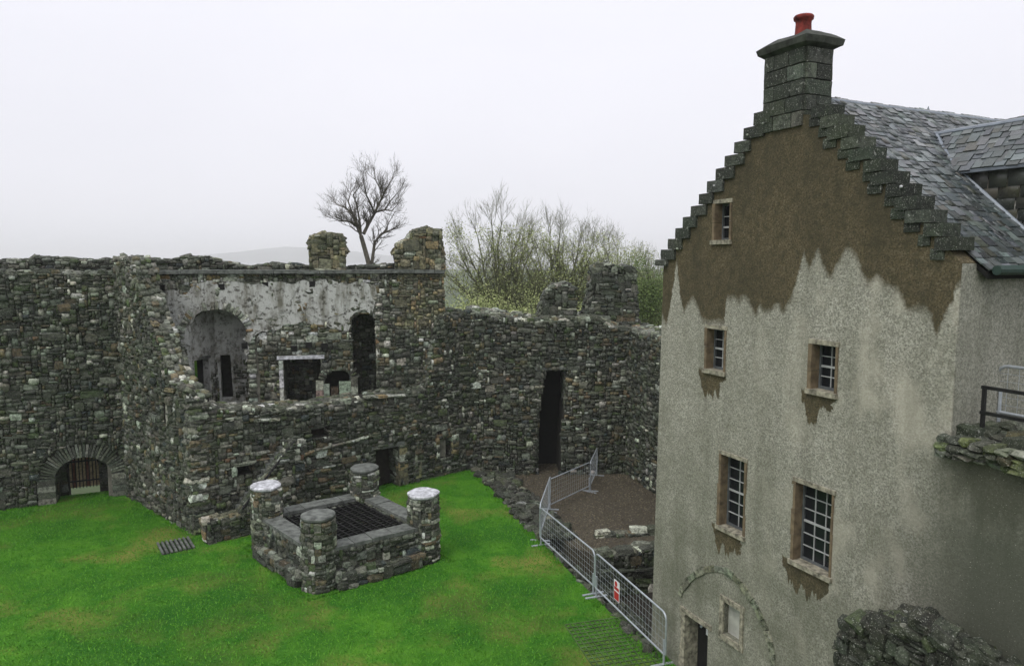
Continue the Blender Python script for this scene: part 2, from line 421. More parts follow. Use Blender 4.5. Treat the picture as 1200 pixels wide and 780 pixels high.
# ------------------------------------------------------------------ plan of the courtyard
P1 = atz(150, 580); P2 = atz(228, 626); P3 = atz(555, 549); P4 = atz(735, 547); P5 = atz(800, 592)
PL0 = atz(0, 598); Q1 = atz(500, 558.5)
dl = (P1 - PL0).normalized(); PLL = PL0 - dl * 7
PE = P5 + (P5 - P4).normalized() * 9
HF0 = atz(762, 755); gdir = ray(200, HOR); gdir = Vector((-gdir.x, -gdir.y, 0)).normalized()
HFR = Frame(HF0, HF0 + gdir * 6)

# ---- land, sea, hill
def sheet(name, pts, z, mat, kind='structure', skirt=0.0, parent=None):
    n = len(pts); V = [(p[0], p[1], z) for p in pts]; Fc = [tuple(range(n))]
    if skirt: V += [(p[0], p[1], z - skirt) for p in pts]; Fc += [(i, i + n, (i + 1) % n + n, (i + 1) % n) for i in range(n)]
    o = me_obj(name, V, Fc, mat, parent); o['kind'] = kind; return o
sheet('land', [(-6000, -6000), (6000, -6000), (6000, 900), (-6000, 900)], -5.0, M_land)
b = NB('sea_water', .15, .5); b.col((.03, .045, .05)); b.bump(b.noise(.3, 3), .3, .3)
sheet('sea', [(-9000, 880), (9000, 880), (9000, 9000), (-9000, 9000)], -6.0, b.m)
V = []; Fc = []; nx = 90; ys = [2900, 3050, 3250, 3600, 4200]
for j, y in enumerate(ys):
    for i in range(nx + 1):
        px = -900 + i * 28; x = (px - 600) / F * 3200
        hh = 60 * math.exp(-((px - 330) / 62.0) ** 2) + 22 * math.exp(-((px - 235) / 45.0) ** 2) + 30 * math.exp(-((px - 420) / 60.0) ** 2) + 5 * noise.noise(Vector((px * .02, 0, 2)))
        k = (0, .55, 1, .8, 0)[j]; V.append((x, y, -7.5 + max(.5, hh + 6) * k))
for j in range(len(ys) - 1):
    for i in range(nx): a = j * (nx + 1) + i; Fc.append((a, a + 1, a + nx + 2, a + nx + 1))
o = me_obj('hill', V, Fc, M_hill, smooth=True); o['kind'] = 'structure'

# ---- lawn, gravel, pit
edge = [atz(555, 549), atz(575, 572), atz(600, 598), atz(628, 628), atz(660, 662), atz(700, 702), atz(740, 742), atz(768, 772)]
lawn_poly = [PLL + Vector((0, 1.0, 0)), P1 + Vector((.2, 1.0, 0)), P2 + Vector((1.5, 2.0, 0)), P3 + Vector((0, .6, 0))] + edge + [HF0 + gdir * .8 + HFR.y * .3, HF0 + gdir * 9, Vector((9, 1, 0)), Vector((-22, 1, 0))]
def lawn_z(x, y): return 0.0
lawn2 = [(p.x, p.y) for p in lawn_poly]
sheet('lawn', lawn2, 0.0, M_lawn, skirt=1.6)
gz = -.25
grav_poly = [atz(560, 552, gz), P3 + Vector((-.5, 1.5, 0)), P4 + Vector((0, 1.5, 0)), P4 + Vector((1.5, 0, 0)), P5 + Vector((2.5, 1, 0)), P5 + Vector((3.5, -4.5, 0)), atz(775, 641, gz), atz(735, 646, gz), atz(700, 650, gz), atz(668, 640, gz), atz(628, 600, gz)]
sheet('gravel_floor', [(p.x, p.y) for p in grav_poly], gz, M_gravel, skirt=1.4)
sheet('pit_floor', [(-1.5, 12), (9, 12), (9, 31), (-4, 31)], -1.45, M_soil)

# grass blades
ng = 150000; rs = np.random.RandomState(3)
xs = rs.uniform(-17, 6, ng * 2); t_ = rs.uniform(0, 1, ng * 2); ysn = 9.0 + 20 * t_ ** .95
lp = lawn2; inside = np.zeros(len(xs), bool); j = len(lp) - 1
for i in range(len(lp)):
    xi, yi = lp[i]; xj, yj = lp[j]; cnd = ((yi > ysn) != (yj > ysn)) & (xs < (xj - xi) * (ysn - yi) / (yj - yi + 1e-12) + xi); inside ^= cnd; j = i
# keep blades inside the view and out of the walls
uu = 600 + F * xs / (ysn * math.cos(PITCH) + H * math.sin(PITCH))
inside &= (uu > -40) & (uu < 830)
xs = xs[inside][:ng]; ysn = ysn[inside][:ng]; n = len(xs)
ex = []
segs = [(PLL, P1, -.12), (P1, P2, -.12), (P2, P3, -.12)] + [(edge[i_], edge[i_ + 1], -.15) for i_ in range(7)] + [(HF0, HF0 + gdir * 4, -.15)]
wq = [atz(312, 571, 1.75), atz(373, 606, 1.75), atz(496, 580, 1.75), atz(427, 550, 1.75)]; wc_ = sum(wq, Vector()) / 4
wq = [Vector((p.x, p.y, 0)) + (Vector((p.x, p.y, 0)) - Vector((wc_.x, wc_.y, 0))).normalized() * .72 for p in wq]; segs += [(wq[i_], wq[(i_ + 1) % 4], -.02) for i_ in range(4)]
for a0_, b0_, o_ in segs:
    L0 = (b0_ - a0_).length; d0_ = (b0_ - a0_) / L0; n0_ = Vector((-d0_.y, d0_.x, 0))
    for _ in range(int(L0 * 260)):
        t = rnd.random() * L0
        if noise.noise(Vector((a0_.x + t * 1.3, a0_.y, 5))) < -.15: continue
        p = a0_ + d0_ * t + n0_ * (o_ * rnd.random() ** 1.5 * 1.6); ex.append((p.x, p.y))
ex = np.array(ex); nE = len(ex); xs = np.concatenate([xs, ex[:, 0]]); ysn = np.concatenate([ysn, ex[:, 1]]); n = len(xs)
a = rs.uniform(0, 6.28, n); hgt = rs.uniform(.015, .045, n); wd = rs.uniform(.006, .014, n); ln = rs.normal(0, .025, (n, 2))
V = np.zeros((n, 3, 3)); V[:, 0, 0] = xs - np.cos(a) * wd; V[:, 0, 1] = ysn - np.sin(a) * wd; V[:, 1, 0] = xs + np.cos(a) * wd; V[:, 1, 1] = ysn + np.sin(a) * wd
V[:, 2, 0] = xs + ln[:, 0]; V[:, 2, 1] = ysn + ln[:, 1]; hgt[-nE:] *= 2.0; V[:, 2, 2] = hgt
o = np_mesh('grass', V.reshape(-1, 3), np.arange(n * 3).reshape(-1, 3), M_blade)
tag(o, 'short bright green grass covering the courtyard lawn', 'grass', kind='stuff')
# pebbles on the gravel
gp = [(p.x, p.y) for p in grav_poly]; a_, b_, c_, d_ = bb(gp)
V = []; Fc = []; k = 0; cnt = 0
base = np.array([(1,0,0),(0,1,0),(-1,0,0),(0,-1,0),(0,0,.8),(0,0,-.5)]); bf = np.array([(0,1,4),(1,2,4),(2,3,4),(3,0,4),(1,0,5),(2,1,5),(3,2,5),(0,3,5)])
while cnt < 9000:
    p = (rnd.uniform(a_, b_), rnd.uniform(c_, d_))
    if inpoly(p, gp):
        s = rnd.uniform(.012, .04); q = base * s * (rnd.uniform(.7, 1.3), 1, 1); t = rnd.uniform(0, 3); q = q @ np.array(((math.cos(t), -math.sin(t), 0), (math.sin(t), math.cos(t), 0), (0, 0, 1)))
        V.append(q + (p[0], p[1], gz)); Fc.append(bf + k); k += 6; cnt += 1
o = np_mesh('gravel', np.concatenate(V), np.concatenate(Fc), M_pebble); tag(o, 'loose brown pebbles on the sunken floor by the far wall', 'gravel', kind='stuff')

# ------------------------------------------------------------------ curtain wall with the gate
WL = Frame(PLL, P1)
root = empty('curtain_wall', WL.m, 'tall dark rubble curtain wall at the left with a low arched gate', 'wall'); sp = []
uL = WL.len + 1.2
g0, gz0 = WL.uv(66, 590); g1, _ = WL.uv(133, 586); _, gtop = WL.uv(99, 535); _, gsp = WL.uv(70, 562)
hole = arch_poly(g0, g1, -.5, gsp, gtop)
tprof = [(-1, 7.55)] + WL.uvs([(0, 321), (40, 320), (90, 322), (150, 321)]) + [(uL, 7.5)]
top = rough(tprof, .03, .35, False)
outl = [(uL, -.5), (-1, -.5)][::-1] + top[::-1]
solid('wall_core', outl, [hole], .02, 2.4, M_mortar, root)
voshole = arch_poly(g0 - .48, g1 + .48, -.5, gsp, gtop + .48)
def palL(u, v):
    n_ = noise.noise(Vector((u * .35, v * .45, 4)))
    return PAL_DARK if n_ > -.3 or v < 3 else PAL_MID
face(sp, outl, [voshole], PAL_DARK, palf=palL)
cx = (g0 + g1) / 2
arch_ring(sp, cx, gsp, (g1 - g0) / 2, gtop - gsp, 0, math.pi, 34, .52, [(30, (.06, .063, .055)), (20, (.11, .11, .095)), (3, (.2, .2, .18))], proud=.06)
for z in np.arange(.05, gsp, .2):
    for sx, x in ((-1, g0), (1, g1)): add_stone(sp, Matrix.Translation((x + sx * .24, .07, z + .07)), (.5, .25, .19), PAL_MID, ASH)
reveal(sp, g0, 0, gtop - .35, 1.3, 1, PAL_DARK); reveal(sp, g1, 0, gtop - .35, 1.3, -1, PAL_DARK)
arch_ring(sp, cx, gsp, (g1 - g0) / 2 - .02, gtop - gsp - .02, .1, math.pi - .1, 22, .15, PAL_DARK, y=.4, depth=.9, proud=.0)
# inner smaller arch with the gate
i0, _ = WL.uv(82, 585, 1.35); i1, _ = WL.uv(118, 585, 1.35); inner = arch_poly(i0, i1, -.5, gsp - .1, gtop - .12)
solid('gate_surround', [(g0 - .1, -.3), (g1 + .1, -.3), (g1 + .1, gtop + .1), (g0 - .1, gtop + .1)], [inner], 1.36, 1.75, M_mortar, root)
face(sp, [(g0, 0), (g1, 0), (g1, gtop), (g0, gtop)], [inner], PAL_DARK, y=1.36, cu=.1)
gate = MB(); gate.box((i0, 1.5, .95), (i1, 1.53, 1.0)); gate.box((i0, 1.5, .25), (i1, 1.53, .3)); gate = gate.build('gate', M_iron, root)
n_ = 9
for i in range(n_ + 1):
    x = i0 + (i1 - i0) * i / n_; q = MB(); q.box((x - .015, 1.47, .03), (x + .015, 1.5, gtop - .15 - .3 * abs(2 * i / n_ - 1) ** 2)); q.build('gate_bar', M_iron, gate)
for i in range(n_):
    x = i0 + (i1 - i0) * (i + .5) / n_; wd_ = (i1 - i0) / n_ * .42; mm = M_woodr if i in (1, 5) else M_wood
    q = MB(); q.box((x - wd_, 1.54, .05), (x + wd_, 1.57, rnd.uniform(1.25, 1.5))); q.build('gate_board', mm, gate)
# parapet behind the wall walk
pp = WL.uvs([(-40, 305), (0, 306), (33, 305), (36, 302), (90, 304), (140, 306), (148, 303), (170, 305)], .9)
pp = [(-1, pp[0][1])] + pp
ptop = rough(pp, .025, .3, False)
po = [(-1, 7.3), (ptop[-1][0], 7.3)] + ptop[::-1]
solid('parapet', po, [], .92, 1.6, M_mortar, root); face(sp, po, [], PAL_DARK, y=.9, cv=.06)
top_stones(sp, top, .0, .9, PAL_DARK, dz=-.03); top_stones(sp, ptop, .9, 1.6, PAL_DARK, dz=-.06, hmax=.14)
finish(root, sp)

# ------------------------------------------------------------------ ruined end wall with the sloping broken top
WR = Frame(P1, P2)
root = empty('end_wall', WR.m, 'ruined rubble end wall whose broken top slopes down from the curtain wall towards the well', 'wall'); sp = []
tp = WR.uvs([(150, 306), (156, 304), (180, 306), (184, 318), (187, 340), (196, 362), (205, 388), (214, 412), (222, 436), (236, 462)], .6)
tp[0] = (-.1, tp[0][1]); tp[-1] = (WR.len, tp[-1][1])
top = rough(tp, .05, .3, False)
outl = [(-.1, -.4), (WR.len, -.4)] + top[::-1]
nu, nv = WR.uv(194, 487); slot = [(nu - .16, nv - .3), (nu + .16, nv - .3), (nu + .16, nv + .42), (nu - .16, nv + .42)]
solid('wall_core', outl, [slot], .02, .6, M_mortar, root)
face(sp, outl, [[(a * 1.0, b_) for a, b_ in slot]], PAL_DARK, palf=lambda u, v: PAL_MID if v > 6.9 or noise.noise(Vector((u * .6, v * .5, 9))) > .12 else PAL_DARK)
top_stones(sp, top, .0, .6, PAL_MID, size=.19, amp=.05, hmax=.14)
# pale stones along the slope
for i in range(46):
    t = rnd.random(); a, b_ = WR.uv(168 + 60 * t + rnd.gauss(0, 5), 345 + 105 * t + rnd.gauss(4, 6))
    if inpoly((a, b_ + .1), outl): add_stone(sp, Matrix.Translation((a, -.0, b_)) @ Euler((0, rnd.uniform(-.7, .2), 0)).to_matrix().to_4x4(), (rnd.uniform(.2, .36), .2, rnd.uniform(.1, .17)), PAL_WHITE + PAL_LIGHT)
q = MB(); q.box((nu - .16, .12, nv - .3), (nu + .1, .3, nv + .42)); o = q.build('slot_infill', M_drs, root); o['label'] = 'orange brown infill of the narrow slot'
add_stone(sp, Matrix.Translation((nu + .22, .05, nv + .05)), (.13, .22, .75), PAL_WHITE, ASH); add_stone(sp, Matrix.Translation((nu, .05, nv + .5)), (.5, .22, .13), PAL_MID, ASH)
# nearer edge quoins
for z in np.arange(0.1, 3.7, .2): add_stone(sp, Matrix.Translation((WR.len - .12, .1, z)), (rnd.uniform(.3, .5), .3, .2), PAL_MID)
finish(root, sp)

# ------------------------------------------------------------------ upper wall of the ruined range, with plaster
WU = Frame(P1, Q1)
root = empty('range_back_wall', WU.m, 'high back wall of the ruined range with white plaster, a big arched recess and openings', 'wall'); sp = []
xe, _ = WU.uv(521, 400)
ztop = WU.uv(300, 320)[1]
outl = [(-.6, -.3), (xe, -.3), (xe, ztop), (-.6, ztop)]
def rect(fr, x0, y0, x1, y1, off=0): a = fr.uv(x0, y1, off); b = fr.uv(x1, y0, off); return [(a[0], a[1]), (b[0], a[1]), (b[0], b[1]), (a[0], b[1])]
na, nb, nc, nd = bb(rect(WU, 222, 362, 288, 500)); zsp = WU.uv(222, 392)[1]
niche = arch_poly(na, nb, 2.4, zsp, nd)
o1 = rect(WU, 334, 419, 376, 490)
c0, c1, _, ct = bb(rect(WU, 381, 433, 412, 480)); czs = WU.uv(381, 445)[1]; small = arch_poly(c0, c1, 2.4, czs, ct, 10)
d0, d1, _, dt = bb(rect(WU, 414, 367, 441, 480)); dzs = WU.uv(414, 378)[1]; tall = rough(arch_poly(d0, d1, 2.3, dzs, dt, 8), .03, .3)
holes = [niche, o1, small, tall]
solid('wall_core', outl, holes, .02, 1.15, M_mortar_l, root)
solid('wall_core', outl, [], 2.3, 2.6, M_mortar, root)
# ledge floor inside
WUi = WU.m.inverted(); fp = [WUi @ (P1 + Vector((.3, 0, 0))), WUi @ (P2 + Vector((.5, .5, 0))), WUi @ (P2.lerp(P3, .7) + Vector((0, .8, 0))), Vector((xe, 0, 0))]
q = MB(); q.add([(p.x, p.y, 2.2) for p in fp] + [(p.x, p.y, 2.6) for p in fp], [(0, 3, 2, 1), (4, 5, 6, 7), (0, 1, 5, 4), (1, 2, 6, 5), (2, 3, 7, 6), (3, 0, 4, 7)]); q.build('rubble_floor', M_soil, root)
def palU(u, v):
    n_ = noise.noise(Vector((u * .5, v * .6, 14)))
    if v > 5.4 and u > WU.uv(468, 350)[0]: return PAL_WARM
    if v > 5.1 and u < WU.uv(445, 350)[0]: return PAL_LIGHT if n_ > -.15 else PAL_MID
    return PAL_MID if n_ > .0 else PAL_DARK
face(sp, outl, holes + [arch_poly(na - .3, nb + .3, 2, zsp, nd + .3)], PAL_MID, palf=palU, zmin=2.3, proud=(.0, .07))
arch_ring(sp, (na + nb) / 2, zsp, (nb - na) / 2, nd - zsp, .05, math.pi - .05, 26, .26, PAL_LIGHT, proud=.10)
for z in np.arange(2.6, zsp, .17):
    for sx, x in ((-1, na), (1, nb)): add_stone(sp, Matrix.Translation((x + sx * .14, .07, z)), (rnd.uniform(.22, .36), .25, .17), PAL_LIGHT)
reveal(sp, nb, 2.5, nd - .25, .9, -1, PAL_MID)
# splayed left side of the recess and its back
A = Vector((na, .05, 0)); bx, _ = WU.uv(254, 450, 1.3); B = Vector((bx, 1.3, 0)); dlt = B - A; ang = math.atan2(dlt.y, dlt.x); Ls = dlt.length
Msp = Matrix.Translation(A) @ Matrix.Rotation(ang, 4, 'Z')
e2 = solid('recess_side', [(0, 2.4), (Ls, 2.4), (Ls, nd + .1), (0, nd + .1)], [[(.35, 3.0), (1.1, 3.0), (1.1, 4.5), (.35, 4.5)]], .0, .3, M_plaster2, root); e2.matrix_local = Msp
e3 = solid('recess_back', [(bx - .1, 2.4), (nb + 1.2, 2.4), (nb + 1.2, nd + .1), (bx - .1, nd + .1)], [[(bx + .15, 3.0), (bx + .55, 3.0), (bx + .5, 4.55), (bx + .15, 4.55)]], 1.3, 1.5, M_plaster2, root)
rub_plane(sp, Msp, 0, Ls, 2.5, 4.9, lambda p: not (.3 < p[0] < 1.15 and p[1] < 4.55) and p[1] < 3.9, PAL_MID, proud=(-.02, .05))
rub_plane(sp, Matrix.Translation((0, 1.3, 0)), bx, nb + .6, 2.5, 5.0, lambda p: not (bx + .1 < p[0] < bx + .6) and (p[1] < 4.4), PAL_MID, proud=(-.02, .05))
q = MB(); q.box((.35, .02, 3.02), (.5, .22, 4.48)); o = q.build('mossy_jamb', M_lawn, root); o.matrix_local = Msp
q = MB(); q.box((.6, -.03, 4.5), (1.15, .2, 4.6)); o = q.build('lintel', M_slab, root); o.matrix_local = Msp
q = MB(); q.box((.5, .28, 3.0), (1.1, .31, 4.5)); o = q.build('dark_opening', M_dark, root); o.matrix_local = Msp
# rectangular opening with pale lintel
a, b_, c, d = bb(o1)
q = MB(); q.box((a - .2, -.09, d - .02), (b_ + .12, .35, d + .10)); q.build('lintel', M_slab_pale, root)
for i, z in enumerate(np.arange(c + .3, d - .05, .32)): add_stone(sp, Matrix.Translation((a - .07, .04, z)), (.14, .24, .31), PAL_WHITE, ASH)
reveal(sp, a, c, d, 1.1, 1, PAL_DARK); reveal(sp, b_, c, d, 1.1, -1, PAL_DARK)
rub_plane(sp, Matrix.Translation((0, 1.2, 0)), a - .8, b_, c, d, lambda p: True, PAL_DARK, off=0)
q = MB(); q.box((a - .9, 1.28, c), (b_ + .2, 1.4, d + .2)); q.build('opening_back', M_mortar, root)
# small arch with pale upright stones
arch_ring(sp, (c0 + c1) / 2, czs, (c1 - c0) / 2, ct - czs, .05, math.pi - .05, 15, .27, PAL_MID, proud=.05)
q = MB(); q.box((c0 - .3, 1.0, 2.4), (c1 + .3, 1.1, ct + .1)); q.build('opening_back', M_mortar, root)
for k, (x0, x1, y0, y1, pal, pr) in enumerate([(371, 379, 446, 478, [(1, (.36, .25, .22)), (1, (.45, .40, .36))], .06), (380, 386, 450, 480, [(1, (.30, .36, .31))], .04), (398, 411, 447, 478, [(1, (.24, .29, .24))], .03), (412, 419, 441, 476, PAL_LIGHT, .05), (388, 396, 455, 480, [(1, (.20, .13, .09))], -.3)]):
    e, f, g, h = bb(rect(WU, x0, y0, x1, y1))
    nn = 3 if k in (0, 3) else 1
    for i in range(nn): add_stone(sp, Matrix.Translation(((e + f) / 2, .1 - pr, g + (h - g) * (i + .5) / nn)), (f - e, .25, (h - g) / nn), pal, ASH)
# tall dark opening
reveal(sp, d0, 2.4, dt, .9, 1, PAL_DARK); reveal(sp, d1, 2.4, dt, .9, -1, PAL_MID)
rub_plane(sp, Matrix.Translation((0, 1.3, 0)), d0 - .7, d1 + .3, 2.4, dt, lambda p: True, PAL_DARK)
q = MB(); q.box((d0 - .9, 1.4, 2.4), (d1 + .4, 1.5, dt + .2)); q.build('opening_back', M_mortar, root)
# surviving plaster, as sheets the stones poke through
def plaster(px, y=-.060, holes=()):
    pl = rough(WU.uvs(px), .09, .13)
    return solid('plaster', pl, list(holes), y, .05, M_plaster, root)
nh = arch_poly(na - .08, nb + .08, 2, zsp, nd + .1)
plaster([(190, 350), (196, 340), (218, 345), (232, 332), (262, 330), (300, 333), (330, 330), (360, 329), (400, 331), (438, 334), (440, 352), (436, 366), (420, 364), (410, 372), (408, 388), (392, 384), (372, 380), (350, 378), (330, 384), (300, 392), (290, 402), (289, 420), (287.5, 425), (288, 380), (276, 364), (255, 358), (234, 366), (223, 380), (221, 410), (214, 405), (203, 380)], holes=[])
plaster([(292, 336), (330, 334), (345, 340), (340, 366), (318, 372), (297, 362)], -.078)
plaster([(350, 336), (385, 333), (408, 340), (404, 366), (380, 376), (360, 366)], -.075)
# string course
x = WU.uv(186, 320)[0]; xend = WU.uv(521, 320)[0]
while x < xend - .05:
    l = min(rnd.uniform(.7, 1.3), xend - x); q = MB(); z = ztop + rnd.uniform(-.012, .012); q.box((x, -.17, z - .02), (x + l - .015, .6, z + .1)); q.build('string_course_slab', M_slab, root); x += l
# parapet stones behind, low and overgrown
pp = WU.uvs([(150, 305), (178, 304), (200, 306), (216, 301), (240, 302), (262, 307), (292, 313), (312, 310), (340, 309), (362, 312), (405, 314), (430, 311), (470, 311), (500, 314)], 1.1)
pt = rough(pp, .03, .25, False); po = [(pt[0][0], 7.2), (pt[-1][0], 7.2)] + pt[::-1]
solid('parapet', po, [], 1.12, 1.8, M_mortar, root); face(sp, po, [], PAL_DARK, y=1.1, zmin=7.2, cv=.06); top_stones(sp, pt, 1.1, 1.8, PAL_DARK, dz=-.06, hmax=.13)
q = MB(); q.box((-.6, .02, ztop - .1), (xe, 2.6, ztop - .01)); q.build('wall_walk', M_slab, root)
for px_, py_ in ((190, 337), (260, 336), (311, 334), (366, 333), (287, 405), (345, 408), (362, 404), (380, 405)):
    a, b_ = WU.uv(px_, py_); q = MB(); q.box((a - .1, -.075, b_ - .1), (a + .1, 0, b_ + .1)); q.build('putlog_shade', M_dark, root)  # dark block on the uncut face stands in for a hole's shade
finish(root, sp)

# ------------------------------------------------------------------ small helper: free standing stack of masonry
def stack(name, fr, px, off, depth, label, cat, pal, lay=(.12, .075), side=True, group=None):
    root = empty(name, fr.m @ Matrix.Translation((0, off, 0)), label, cat, group); sp = []
    pts = rough(fr.uvs(px, off), .035, .2); solid('wall_core', pts, [], .02, depth, M_mortar, root)
    face(sp, pts, [], pal, zmin=-1, cu=lay[0], cv=lay[1])
    a, b_, c, d = bb(pts); N_ = len(pts)
    tops = [p for p in sorted(pts) if False]
    # top profile: highest point per column
    prof = []
    for i in range(13):
        x = a + .03 + (b_ - a - .06) * i / 12; zz = [p for p in np.arange(c, d + .05, .04) if inpoly((x, p), pts)]
        if zz: prof.append((x, max(zz)))
    top_stones(sp, prof, 0, depth, pal, size=.24, hmin=.06, hmax=.14, amp=.03)
    # side faces that look towards the viewer
    for sgn in ((1,) if (fr.m @ Vector((a, 0, 0))).x < 0 else (-1,)):
        xx = b_ if sgn > 0 else a
        zt = prof[-1][1] if sgn > 0 else prof[0][1]
        reveal(sp, xx, c, zt, depth, sgn, pal)
    finish(root, sp, limit=200); return root
stack('chimney_stack', WU, [(363, 322), (363, 278), (368, 276), (385, 275), (402, 278), (405, 300), (405, 322)], .1, .8, 'squat square rubble stack standing alone on the ruined wall top, left of the bare tree', 'chimney', PAL_WARM, lay=(.1, .085))
# put the tall stack on the wall end
stack('tall_chimney_stack', WU, [(464, 324), (462, 300), (465, 288), (478, 281), (484, 272), (500, 268), (517, 270), (519, 300), (521, 322)], .02, 1.1, 'tall broken stack with a sloped left shoulder at the right end of the plastered wall', 'chimney', PAL_WARM, lay=(.11, .09))

# ------------------------------------------------------------------ front wall of the range
WF = Frame(P2, P3)
root = empty('range_front_wall', WF.m, 'long grey rubble front wall of the ruined range behind the well, with doorway', 'wall'); sp = []
tpx = [(228, 458), (236, 470), (250, 479), (275, 482), (300, 481), (330, 482), (352, 479), (378, 478), (400, 474), (425, 470), (442, 467), (465, 465), (492, 460), (500, 455), (505, 430), (509, 400), (513, 376), (519, 366), (540, 366), (556, 369)]
tp = WF.uvs(tpx); tp[0] = (0, tp[0][1]); tp[-1] = (WF.len + .3, tp[-1][1])
top = rough(tp, .04, .3, False); outl = [(0, -.4), (WF.len + .3, -.4)] + top[::-1]
door = rect(WF, 441, 522, 467, 574); door[0] = (door[0][0], -.3); door[1] = (door[1][0], -.3)
win = rect(WF, 514, 511, 528, 536); h1 = rect(WF, 277, 543, 296, 557); h2 = rough(rect(WF, 364, 498, 386, 513), .03, .2)
holes = [door, win, h1, h2]
solid('wall_core', outl, holes, .02, 1.2, M_mortar, root)
def palF(u, v):
    n_ = noise.noise(Vector((u * .45, v * .5, 24)))
    return PAL_MID if n_ > -.05 else PAL_DARK
face(sp, outl, holes, PAL_MID, palf=palF)
xs_ = WF.uv(440, 460)[0]; top_stones(sp, [p for p in top if p[0] < xs_], 0, 1.2, PAL_MID, size=.22, hmax=.14); top_stones(sp, [p for p in top if p[0] >= xs_ - .2], 0, 1.2, PAL_DARK, size=.18, hmax=.12)
for hp, bk in ((door, .9), (win, .6), (h1, .5), (h2, .6)):
    a, b_, c, d = bb(hp); reveal(sp, a, max(0, c), d, bk, 1, PAL_DARK); reveal(sp, b_, max(0, c), d, bk, -1, PAL_DARK)
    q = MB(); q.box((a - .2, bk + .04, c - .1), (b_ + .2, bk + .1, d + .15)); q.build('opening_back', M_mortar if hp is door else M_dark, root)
a, b_, c, d = bb(door)
q = MB(); q.box((a - .3, -.05, d), (b_ + .35, .45, d + .14)); q.build('lintel', M_slab, root)
q = MB(); q.box((a + .25, .62, 0), (b_, .68, d - .05)); q.build('door', M_soil, root)
for z in np.arange(.1, d, .28): add_stone(sp, Matrix.Translation((b_ + .16, .05, z + .06)), (rnd.uniform(.28, .4), .26, .27), PAL_WARM, ASH)
e, f, g, h = bb(rect(WF, 484, 524, 494, 560))
for z in np.arange(g, h, .3): add_stone(sp, Matrix.Translation(((e + f) / 2, .04, z + .13)), (.27, .25, .29), PAL_WARM, ASH)
a, b_, c, d = bb(win)
q = MB(); q.box((a - .12, -.07, d), (b_ + .2, .35, d + .16)); q.build('lintel', M_drs, root)
for z in np.arange(c, d, .26):
    add_stone(sp, Matrix.Translation((b_ + .17, .03, z + .12)), (.3, .25, .25), PAL_WARM, ASH); add_stone(sp, Matrix.Translation((a - .07, .03, z + .12)), (.14, .25, .25), PAL_LIGHT, ASH)
q = MB()
for i in range(3): q.box((a + .08 + i * .12, .2, c), (a + .1 + i * .12, .22, d))
q.build('window_bars', M_iron, root)
a, b_, c, d = bb(h1); add_stone(sp, Matrix.Translation((a - .08, .0, (c + d) / 2)), (.16, .22, .3), PAL_WHITE); add_stone(sp, Matrix.Translation(((a + b_) / 2, .0, d + .07)), (.7, .22, .12), PAL_MID)
# pale courses: broken ledges along the front
for pts_, yy in (([(346, 535), (372, 526), (398, 519), (412, 516)], 0), ([(412, 516), (440, 508)], 0), ([(300, 492), (330, 490)], 0), ([(430, 465), (470, 463)], 0)):
    for (xa, ya), (xb, yb) in zip(pts_[:-1], pts_[1:]):
        u0, v0 = WF.uv(xa, ya); u1, v1 = WF.uv(xb, yb); L_ = math.hypot(u1 - u0, v1 - v0); s = 0
        while s < L_:
            l = rnd.uniform(.2, .4); t = s / L_; add_stone(sp, Matrix.Translation((u0 + (u1 - u0) * t, -.0, v0 + (v1 - v0) * t)) @ Matrix.Rotation(-math.atan2(v1 - v0, u1 - u0), 4, 'Y'), (l, .28, .09), PAL_LIGHT); s += l
# long corner stones at the left end
for z in np.arange(0.05, 4.0, .17): add_stone(sp, Matrix.Translation((rnd.uniform(.15, .3), .08, z)), (rnd.uniform(.4, .7), .3, .16), PAL_MID, RUB)
finish(root, sp)

# outside stair with its sloping parapet
fw = WF
sx0, _ = fw.uv(243, 640, -1.0); sx1, _ = fw.uv(290, 625, -1.0); stx, stz = fw.uv(345, 517, -1.0)
root = empty('outside_stair', fw.m @ Matrix.Translation((0, -1.0, 0)), 'narrow rubble stair with sloping parapet climbing the range wall left of the well', 'stair'); sp = []
zb = fw.uv(260, 607, -1.0)[1]
ol = [(sx0, -.3), (stx, -.3), (stx, stz), (sx0 + 1.05, zb + .12), (sx0 + .9, zb), (sx0, zb)]
solid('wall_core', ol, [], .02, .4, M_mortar, root); face(sp, ol, [], PAL_MID, palf=palF)
top_stones(sp, [(sx0, zb), (sx0 + .9, zb)], 0, .4, PAL_WARM, dz=-.05)
top_stones(sp, [(sx0 + 1, zb + .1), (stx, stz)], 0, .4, PAL_DARK, size=.14, dz=-.05, hmin=.05, hmax=.08, amp=.02)
reveal(sp, sx0, 0, zb, .4, -1, PAL_LIGHT)
n_ = 12
for i in range(n_):
    t = i / n_; x = sx0 + 1 + (stx - sx0 - 1) * t; zz = zb + (stz - zb) * t - .15
    q = MB(); q.box((x, .41, -.2), (x + (stx - sx0 - 1) / n_, .98, zz)); q.build('step', M_slab, root)
q = MB(); a = Vector((sx0 + 1, -.03, zb + .14)); b_ = Vector((stx, -.03, stz + .02)); q.tube([a, b_], .035, 6); q.build('handrail', M_iron, root)
q = MB(); q.box((stx, .02, -.2), (stx + .3, .98, stz - .15)); q.build('landing', M_mortar, root)
rub_plane(sp, Matrix.Identity(4), stx, stx + .3, 0, stz - .1, lambda p: p[1] < stz - .1 - (p[0] - stx) * .3, PAL_DARK)
reveal(sp, stx + .3, 0, stz - .15, .98, 1, PAL_DARK)
top_stones(sp, [(stx, stz - .15), (stx + .3, stz - .15)], 0, .98, PAL_DARK, size=.16, dz=-.05)
finish(root, sp, limit=250)

